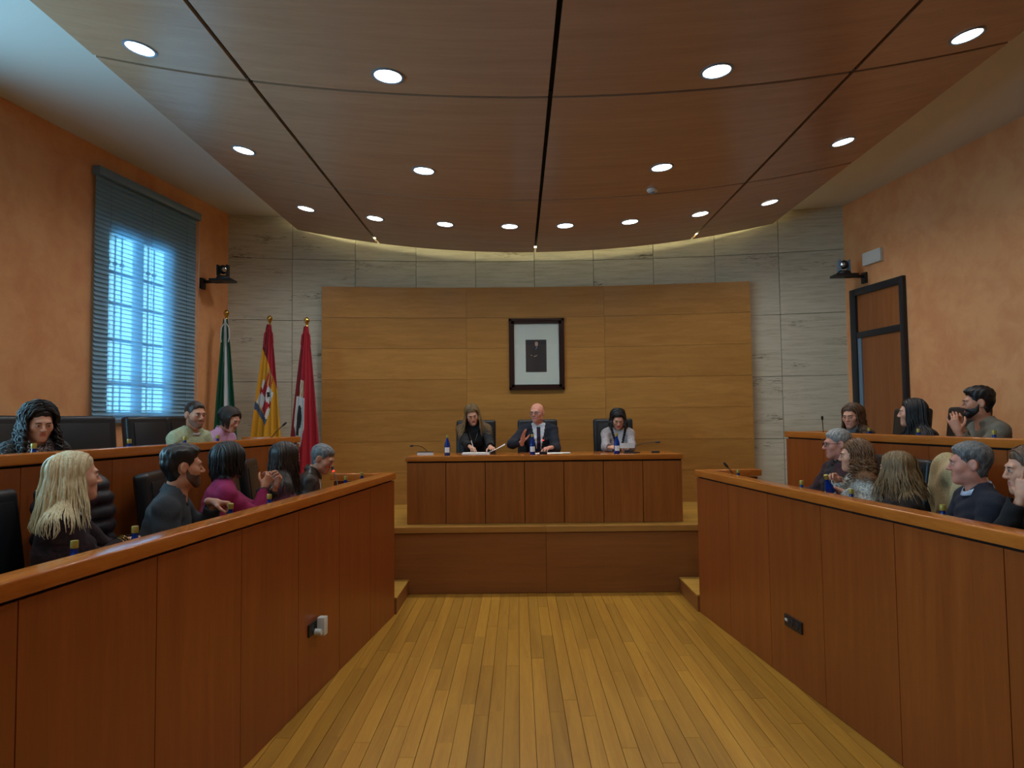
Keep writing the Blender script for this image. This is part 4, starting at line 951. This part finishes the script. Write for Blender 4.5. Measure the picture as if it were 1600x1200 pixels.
R2 = person('woman with long light brown curls in a fuzzy white cardigan, lower right bench', (2.342, 5.5, 1.585), T1, 80, (-.93, .36), M['c_wool'], dict(mat='h_ginger', fringe=.06, sweep=.04, len=.21, n=320, wave=.014, wavelen=.045, vol=.020, rad=.0055, flare=.12, tuck=0), 'skin_a', True, lean=8, desk=LDESK - T1, puffy=.012,
            arms={'L': dict(at=(2.16, 5.30, 1.33), dir=(-.8, .2, .1), pose='hold', up=(0, .3, 1)), 'R': dict(at=(2.20, 5.46, 1.40), dir=(-.75, -.15, .25), pose='hold', up=(0, .4, .8))}, size=.97)
R3 = person('woman with long dark blonde hair seen from behind in dark brown, lower right bench', (2.367, 4.95, 1.525), T1, 78, (-.55, .84), M['c_brown'], dict(mat='h_dblonde', len=.22, n=300, flare=.24, tuck=-.02, wave=.005), 'skin_a', True, lean=8, desk=LDESK - T1, size=.97)
R4 = person('grey-haired man in a navy sweater over a checked collar, lower right bench', (2.435, 4.25, 1.603), T1, 78, (-.9, .43), M['c_navy'], dict(mat='h_grey', thick=.017, front=.058, quiff=.3), 'skin_c', False, lean=8, bulk=1.1, brows='h_grey', desk=LDESK - T1, collar=(M['c_check'], .04, .074, .4),
            arms={'L': dict(at=(2.19, 4.22, 1.235), dir=(-.7, .6, -.1), pose='rest')}, res=.0085)
R5 = person('brown-haired woman in black resting her cheek on her hand, lower right bench', (2.32, 3.6, 1.613), T1, 84, (-.93, .28), M['c_black'], dict(mat='h_brown', sweep=.034, fringe=.068, len=.22, n=260, flare=.05), 'skin_a', True, pitch=-3, lean=16, desk=LDESK - T1,
            arms={'R': dict(at=(2.236, 3.545, 1.484), dir=(.1, .12, 1), up=(-.9, -.45, 0), pose='flat', hint=(.4, .2, -.9))}, res=.0085)
V1 = person('woman with light brown hair and a grey scarf in a black jacket, upper right bench', (3.04, 7.0, 1.895), T2, 100, (-.76, -.62), M['c_black'], dict(mat='h_brown', sweep=.034, fringe=.068, len=.22, n=260, flare=.14, wave=.008, vol=.006), 'skin_a', True, pitch=-10, lean=20, desk=UDESK - T2, collar=(M['c_scarf'], .07, .07, .2), size=.97)
V2 = person('woman with long black hair in profile wearing black, upper right bench', (3.273, 6.35, 1.918), T2, 88, (-.88, .45), M['c_black'], dict(mat='h_black', len=.30, n=270, flare=.08, wave=.005, vol=.006), 'skin_a', True, lean=12, desk=UDESK - T2)
V3 = person('bearded dark-haired man in an olive sweater with hands at his mouth, upper right bench', (3.377, 5.6, 1.986), T2, 82, (-.92, .38), M['c_olive'], dict(mat='h_black', thick=.021, crop=True, quiff=.5), 'skin_b', False, lean=20, brows='h_black', beard=('h_black', .007), desk=UDESK - T2, bulk=1.05,
            arms={'R': dict(at=(3.17, 5.50, 1.80), dir=(-.25, .25, .9), up=(-.5, -.8, 0), pose='clasp', hint=(.2, -.1, -1)), 'L': dict(at=(3.10, 5.42, 1.77), dir=(-.1, .3, .95), up=(-.8, -.5, 0), pose='clasp', hint=(-.1, .1, -1))})
# chairs under the people and the empty ones
def under(I, yaw, label, back=0.03):
    f = Vector((-math.sin(math.radians(yaw)), math.cos(math.radians(yaw)), 0)); p = I['loc'] - np.array(f) * back; chair(p[0], p[1], p[2], yaw, label)
under(P1, 180, 'black leather chair of the woman writing at the head table'); under(P2, 180, 'black leather chair of the bald man at the head table'); under(P3, 180, 'black leather chair of the woman in the tweed jacket')
chair(-2.57, 3.46, T1, -84, 'black leather chair of the blonde woman'); under(L2, -84, 'black leather chair with a quilted jacket over its back', .1); under(L3, -78, 'black leather chair of the woman in magenta'); under(L4, -80, 'black leather chair of the woman in the mauve top'); under(L5, -80, 'black leather chair of the man in the leather jacket')
under(U1, -100, 'black leather chair of the curly-haired young woman'); chair(-3.60, 6.80, T2, -106, 'black leather chair of the man in the pale green sweater'); chair(-3.50, 7.32, T2, -94, 'black leather chair of the woman in pink')
under(R1, 88, 'black leather chair of the man in the plaid vest'); under(R2, 84, 'black leather chair of the woman with light brown curls'); under(R3, 80, 'black leather chair with a beige coat over its back', .0); under(R4, 82, 'black leather chair of the man in the navy sweater'); under(R5, 84, 'black leather chair of the woman resting her cheek')
under(V1, 92, 'black leather chair of the woman with the grey scarf', .1); under(V2, 88, 'black leather chair of the woman with long black hair'); under(V3, 86, 'black leather chair of the man in the olive sweater')
chair(-3.69, 5.74, T2, -126, 'empty black leather chair between the curly-haired woman and the man in green')
chair(3.75, 4.75, T2, 90, 'empty black leather chair at the right edge of the upper right bench')
# bottles
for x, y, z, l in ((-2.139, 2.986, LDESK, 'blue bottle nearest the viewer on the left bench, before the blonde woman'), (-2.1, 3.385, LDESK, 'blue bottle by the blonde woman\'s hands'), (-1.958, 4.805, LDESK, 'blue bottle before the clasped hands of the woman in magenta'),
                   (-1.807, 6.309, LDESK, 'blue bottle by the lit microphone, second from the end of the left bench'), (-1.759, 6.75, LDESK, 'blue bottle at the far end of the lower left bench'),
                   (1.896, 5.423, LDESK, 'blue bottle before the man in the plaid vest'), (1.962, 4.759, LDESK, 'blue bottle before the woman in brown seen from behind'), (2.049, 3.889, LDESK, 'blue bottle before the man in the navy sweater'), (1.781, 6.6, LDESK, 'blue bottle beside the microphone at the far end of the lower right bench'),
                   (-3.277, 4.371, UDESK, 'blue bottle before the curly-haired young woman'), (-3.186, 5.283, UDESK, 'blue bottle before the empty chairs on the upper left bench'), (-3.113, 6.014, UDESK, 'blue bottle before the man in the pale green sweater'), (-3.059, 6.545, UDESK, 'blue bottle before the woman in pink'),
                   (3.046, 6.676, UDESK, 'blue bottle before the woman with the grey scarf'), (3.116, 5.982, UDESK, 'blue bottle before the woman with long black hair'), (3.198, 5.16, UDESK, 'blue bottle before the man in the olive sweater'),
                   (-1.087, 8.2, TZ, 'blue bottle on the head table before the woman writing'), (-.098, 8.2, TZ, 'blue bottle on the head table before the bald man'), (.881, 8.2, TZ, 'blue bottle on the head table before the woman in tweed')):
    bottle(x, y, z, l)
bottle(-2.005, 4.25, LDESK + .01, 'dark blue bottle gripped by the man in the charcoal sweater', (.12, .1, 0))
bottle(2.10, 5.34, 1.245, 'blue bottle held by the woman with light brown curls', (.25, -.35, 0))
mic(-1.36, 8.55, TZ, (-1.50, 8.3, 1.60), 'gooseneck microphone at the left end of the head table'); mic(.03, 8.3, TZ, (.03, 8.22, 1.66), 'lit gooseneck microphone before the bald man', True); mic(1.05, 8.45, TZ, (1.36, 8.35, 1.61), 'gooseneck microphone bent to the right before the woman in tweed')
mic(-2.98, 7.45, UDESK, (-2.72, 7.35, 1.86), 'gooseneck microphone at the far end of the upper left bench'); mic(2.994, 7.55, UDESK, (2.9, 7.35, 1.86), 'gooseneck microphone at the far end of the upper right bench')
mic(-1.80, 6.12, LDESK, (-1.93, 6.36, 1.455), 'lit gooseneck microphone before the man in the leather jacket', True); mic(1.784, 6.50, LDESK, (1.655, 6.5, 1.44), 'gooseneck microphone at the far end of the lower right bench')
# papers, books, pen, phones on the head table
t = thing('notebook', (-1.38, 8.5, TZ), 'small closed notebook on the left end of the head table', 'notebook')
MB().box(-1.47, -1.29, 8.42, 8.56, TZ, TZ + .03).build('pages', M['paper'], t); MB().box(-1.475, -1.285, 8.415, 8.565, TZ + .03, TZ + .034).build('cover', M['ink'], t)
t = thing('paper_stack', (-.75, 8.4, TZ), 'open stack of white papers under the writing woman\'s hand', 'papers')
MB().box(-.93, -.60, 8.33, 8.56, TZ, TZ + .018).build('page_stack', M['paper'], t)
pg = MB(); vs = []
for k in range(9):
    u = k / 8; vs += [(-.62 + .2 * u, 8.34, TZ + .018 + .09 * u * u + .02 * math.sin(u * 3)), (-.62 + .2 * u, 8.55, TZ + .018 + .10 * u * u + .02 * math.sin(u * 3))]
pg.add(vs + [(a, b, c + .002) for a, b, c in vs], [(2 * k, 2 * k + 2, 2 * k + 3, 2 * k + 1) for k in range(8)] + [(18 + 2 * k, 18 + 2 * k + 1, 18 + 2 * k + 3, 18 + 2 * k + 2) for k in range(8)]).build('turned_page', M['paper'], t, smooth=True)
t = thing('pen', (-.80, 8.5, TZ), 'white pen in the writing woman\'s hand', 'pen'); MB().tube([(-.785, 8.47, TZ + .02), (-.83, 8.52, TZ + .16)], [.003, .0045], 8).build('barrel', M['white_plastic'], t)
t = thing('paper_sheet', (.1, 8.4, TZ), 'white paper sheets before the bald man', 'papers')
for k in range(3): MB().box(-.12 + .09 * k, .18 + .09 * k, 8.33 + .02 * k, 8.54 + .02 * k, TZ + .002 * k, TZ + .002 * k + .0018).build('sheet', M['paper'], t)
t = thing('paper_sheet', (1.0, 8.45, TZ), 'sheet of paper held by the woman in tweed', 'papers'); MB().box(.93, 1.12, 8.40, 8.405, TZ + .055, TZ + .115).build('sheet', M['paper'], t)
t = thing('phone', (1.07, 8.3, TZ), 'black phone lying on the head table before the woman in tweed', 'phone'); MB().box(.98, 1.16, 8.26, 8.36, TZ, TZ + .012).build('case', M['black'], t, bevel=.004)
t = thing('small_box', (1.36, 8.35, TZ), 'small dark box at the right end of the head table', 'box'); MB().box(1.31, 1.40, 8.32, 8.37, TZ, TZ + .02).build('block', M['ink'], t, bevel=.003)
t = thing('paper_sheet', (-2.16, 3.12, LDESK), 'white papers before the blonde woman', 'papers')
for k in range(2): MB().box(-2.42 + .01 * k, -2.20 + .01 * k, 3.1, 3.42, LDESK + .002 * k, LDESK + .002 * k + .0018).build('sheet', M['paper'], t)
# jacket and coat over chair backs
def draped(name, x, y, z, yaw, mat, label, cat, quilt=False):
    t = thing(name, (x, y, z), label, cat); F = Field((-.36, -.5, .62), (.36, -.08, 1.28), .012)
    for s in (-1, 1):
        F.add(('e', (s * .15, -.29, 1.0), (.17, .10, .24)), .05); F.add(('c', np.array((s * .25, -.29, 1.05)), np.array((s * .29, -.26, .72)), .07, .05), .04)
    F.add(('e', (0, -.30, 1.12), (.25, .10, .10)), .05); F.add(('e', (0, -.31, .86), (.26, .09, .22)), .05)
    P = F.all(); nz = np.sin(P[..., 0] * 26 + P[..., 2] * 13) * .010 + np.sin(P[..., 2] * 30 + P[..., 0] * 17) * .006
    if quilt: nz = np.abs(np.sin(P[..., 2] * 36)) * .018 + np.sin(P[..., 0] * 30) * .005
    F.V -= nz.astype(np.float32); v, f = F.mesh(); R_ = rotm('Z', yaw); np_mesh('cloth', v @ R_.T, f, mat, t)
draped('quilted_jacket', L2['loc'][0] - .1, L2['loc'][1] + .0, T1 - .02, -84, M['c_puffer'], 'black quilted jacket hung over the chair behind the man in charcoal', 'jacket', True)
draped('coat', R3['loc'][0], R3['loc'][1], T1 - .02, 80, M['c_beige'], 'beige coat hung over the chair behind the woman in brown', 'coat')

# ------------------------------------------------------------------ flags
FM = {k: cloth('flag_' + k, c, scale=300, bump=.1, rough=.7) for k, c in dict(green=lin(12, 92, 62), white=lin(214, 216, 214), red=lin(176, 22, 40), yellow=lin(224, 160, 24), dark=lin(30, 26, 26), crimson=lin(120, 20, 32), gold=lin(196, 150, 60), blue=lin(70, 90, 120)).items()}
FK = list(FM)
def flag(x, y, ztop, zbot, pattern, label, spread=.16, skew=0.0):
    t = thing('flag', (x, y, DAIS), label, 'flag')
    MB().lathe([(.001, 0), (.17, 0), (.17, .025), (.05, .05), (.03, .09), (.001, .09)], (x, y, DAIS), 24).build('base', M['chrome'], t, smooth='auto')
    MB().tube([(x, y, DAIS + .05), (x, y, ztop)], .014, 12).build('pole', M['gold'], t, smooth='auto')
    MB().lathe([(.001, 0), (.018, 0), (.012, .02), (.02, .035), (.036, .07), (.036, .085), (.02, .115), (.001, .125)], (x, y, ztop - .02), 18).build('finial', M['gold'], t, smooth='auto')
    nu, nv = 64, 90; vs = []; fs = []; mi = []; L = ztop - .02 - zbot
    for j in range(nv + 1):
        v = j / nv; half = .028 + spread * v ** .85; z = ztop - .02 - L * v
        for i in range(nu + 1):
            u = i / nu * 2 - 1; amp = .012 + .045 * v
            vs.append((x + u * half + skew * v, y - .02 - amp * (.6 + .4 * math.cos(u * 13 + v * 1.5)) - .02 * math.cos(u * 5) * v, z - .03 * v * math.cos(u * 4)))
    for j in range(nv):
        for i in range(nu):
            a = j * (nu + 1) + i; fs.append((a, a + nu + 1, a + nu + 2, a + 1)); mi.append(FK.index(pattern((i + .5) / nu * 2 - 1, (j + .5) / nv)))
    np_mesh('cloth', np.array(vs) - np.array((x, y, DAIS)), np.array(fs), [FM[k] for k in FK], t, mi)
    rb = MB()
    for k, s in ((0, -1), (1, 1)):
        rb.tube([(x, y - .03, ztop - .06), (x + s * .05, y - .04, ztop - .14), (x + s * .06, y - .045, ztop - .26), (x + s * .045, y - .045, ztop - .33)], [.004, .009, .010, .006], 6)
    rb.build('ribbon', FM['red'] if 'red' in label else FM['white'], t)
def pat_green(u, v):
    c = -.12 + .35 * v
    if abs(u - c) < .34 - .1 * v: return 'white'
    if v > .72 and (u + .75) ** 2 + ((v - .82) * 3.2) ** 2 < .10: return 'white' if (u + .75) ** 2 + ((v - .82) * 3.2) ** 2 > .05 else 'gold'
    return 'green'
def pat_spain(u, v):
    if v < .17 + .16 * (u + 1) / 2 + .12 * max(0, u): return 'crimson' if u < 0 else 'red'
    if v > .78 + .45 * (u + 1) / 2: return 'red'
    a, b = u + .18, (v - .50) * 5.5                      # coat of arms, turned with the hanging cloth
    p, q = a * .8 + b * .45, b * .8 - a * .45
    if abs(p) < .3 and -1.05 < q < -.5: return 'red' if (p * 9) % 2 < 1.1 and q > -.9 else 'gold'
    if abs(p) < .36 and -.5 <= q < .45:
        if p < 0: return 'red' if q < 0 else 'white'
        return 'white' if (q < 0 and (abs(p - .18) + abs(q + .25)) > .13) else ('dark' if q < 0 else 'red')
    if .36 <= abs(p) < .52 and -.45 < q < .5: return 'white' if abs(q) > .12 else 'red'
    if abs(p) < .55 and .5 <= q < .72: return 'blue'
    return 'yellow'
def pat_red(u, v):
    a, b = u + .45, (v - .62) * 5.0
    if abs(a) < .42 - max(0, b - .2) * .5 and -.75 < b < .85:
        if (a + .05) ** 2 * 5 + (b + .1) ** 2 < .16 or (abs(a + .12) < .1 and -.1 < b < .5): return 'dark'
        return 'white'
    if abs(a - .05) < .2 and -1.35 < b <= -.78: return 'gold' if (a * 11 + b * 5) % 2 < 1.1 else 'white'
    return 'red' if u > -.55 else 'crimson'
flag(-4.06, 9.12, 3.27, 1.30, pat_green, 'green and white flag on a gold-topped pole in the left corner', .15, .03)
flag(-3.52, 9.2, 3.20, 1.25, pat_spain, 'red and yellow flag with a coat of arms on a gold-topped pole', .21, -.03)
flag(-3.03, 9.2, 3.17, 1.15, pat_red, 'red flag with a white shield on a gold-topped pole beside the panelling', .20, -.01)

# small worn things
q = MB()
for k in (0, .016, .032):
    el, wst, fd = [np.array(a) for a in L1['wr'][1][:3]]; c = L1['rot'] @ (wst - fd * (.05 + k)); d_ = L1['rot'] @ fd; a_ = unit(np.cross(d_, (0, 0, 1))); b_ = np.cross(a_, d_)
    q.tube([Vector(c + (a_ * math.cos(u) + b_ * math.sin(u)) * .0525) for u in [2 * PI * j / 16 for j in range(17)]], .0028, 5, caps=False)
q.build('cuff_braid', M['gold'], L1['root'], smooth=True, local=True)
q = MB(); q.tube([Vector(on_torso(P1, a)) for a in ((-.06, .085, .50), (-.04, .128, .42), (0, .142, .33), (.04, .128, .42), (.06, .085, .50))], .0035, 6); q.build('necklace', M['chrome'], P1['root'], smooth=True, local=True)
q = MB(); q.tube([Vector(on_torso(R2, a)) for a in ((.075, .10, .50), (.06, .150, .40), (.02, .168, .28), (.0, .160, .20))], .009, 6); q.build('lanyard', M['c_mag'], R2['root'], smooth=True, local=True)
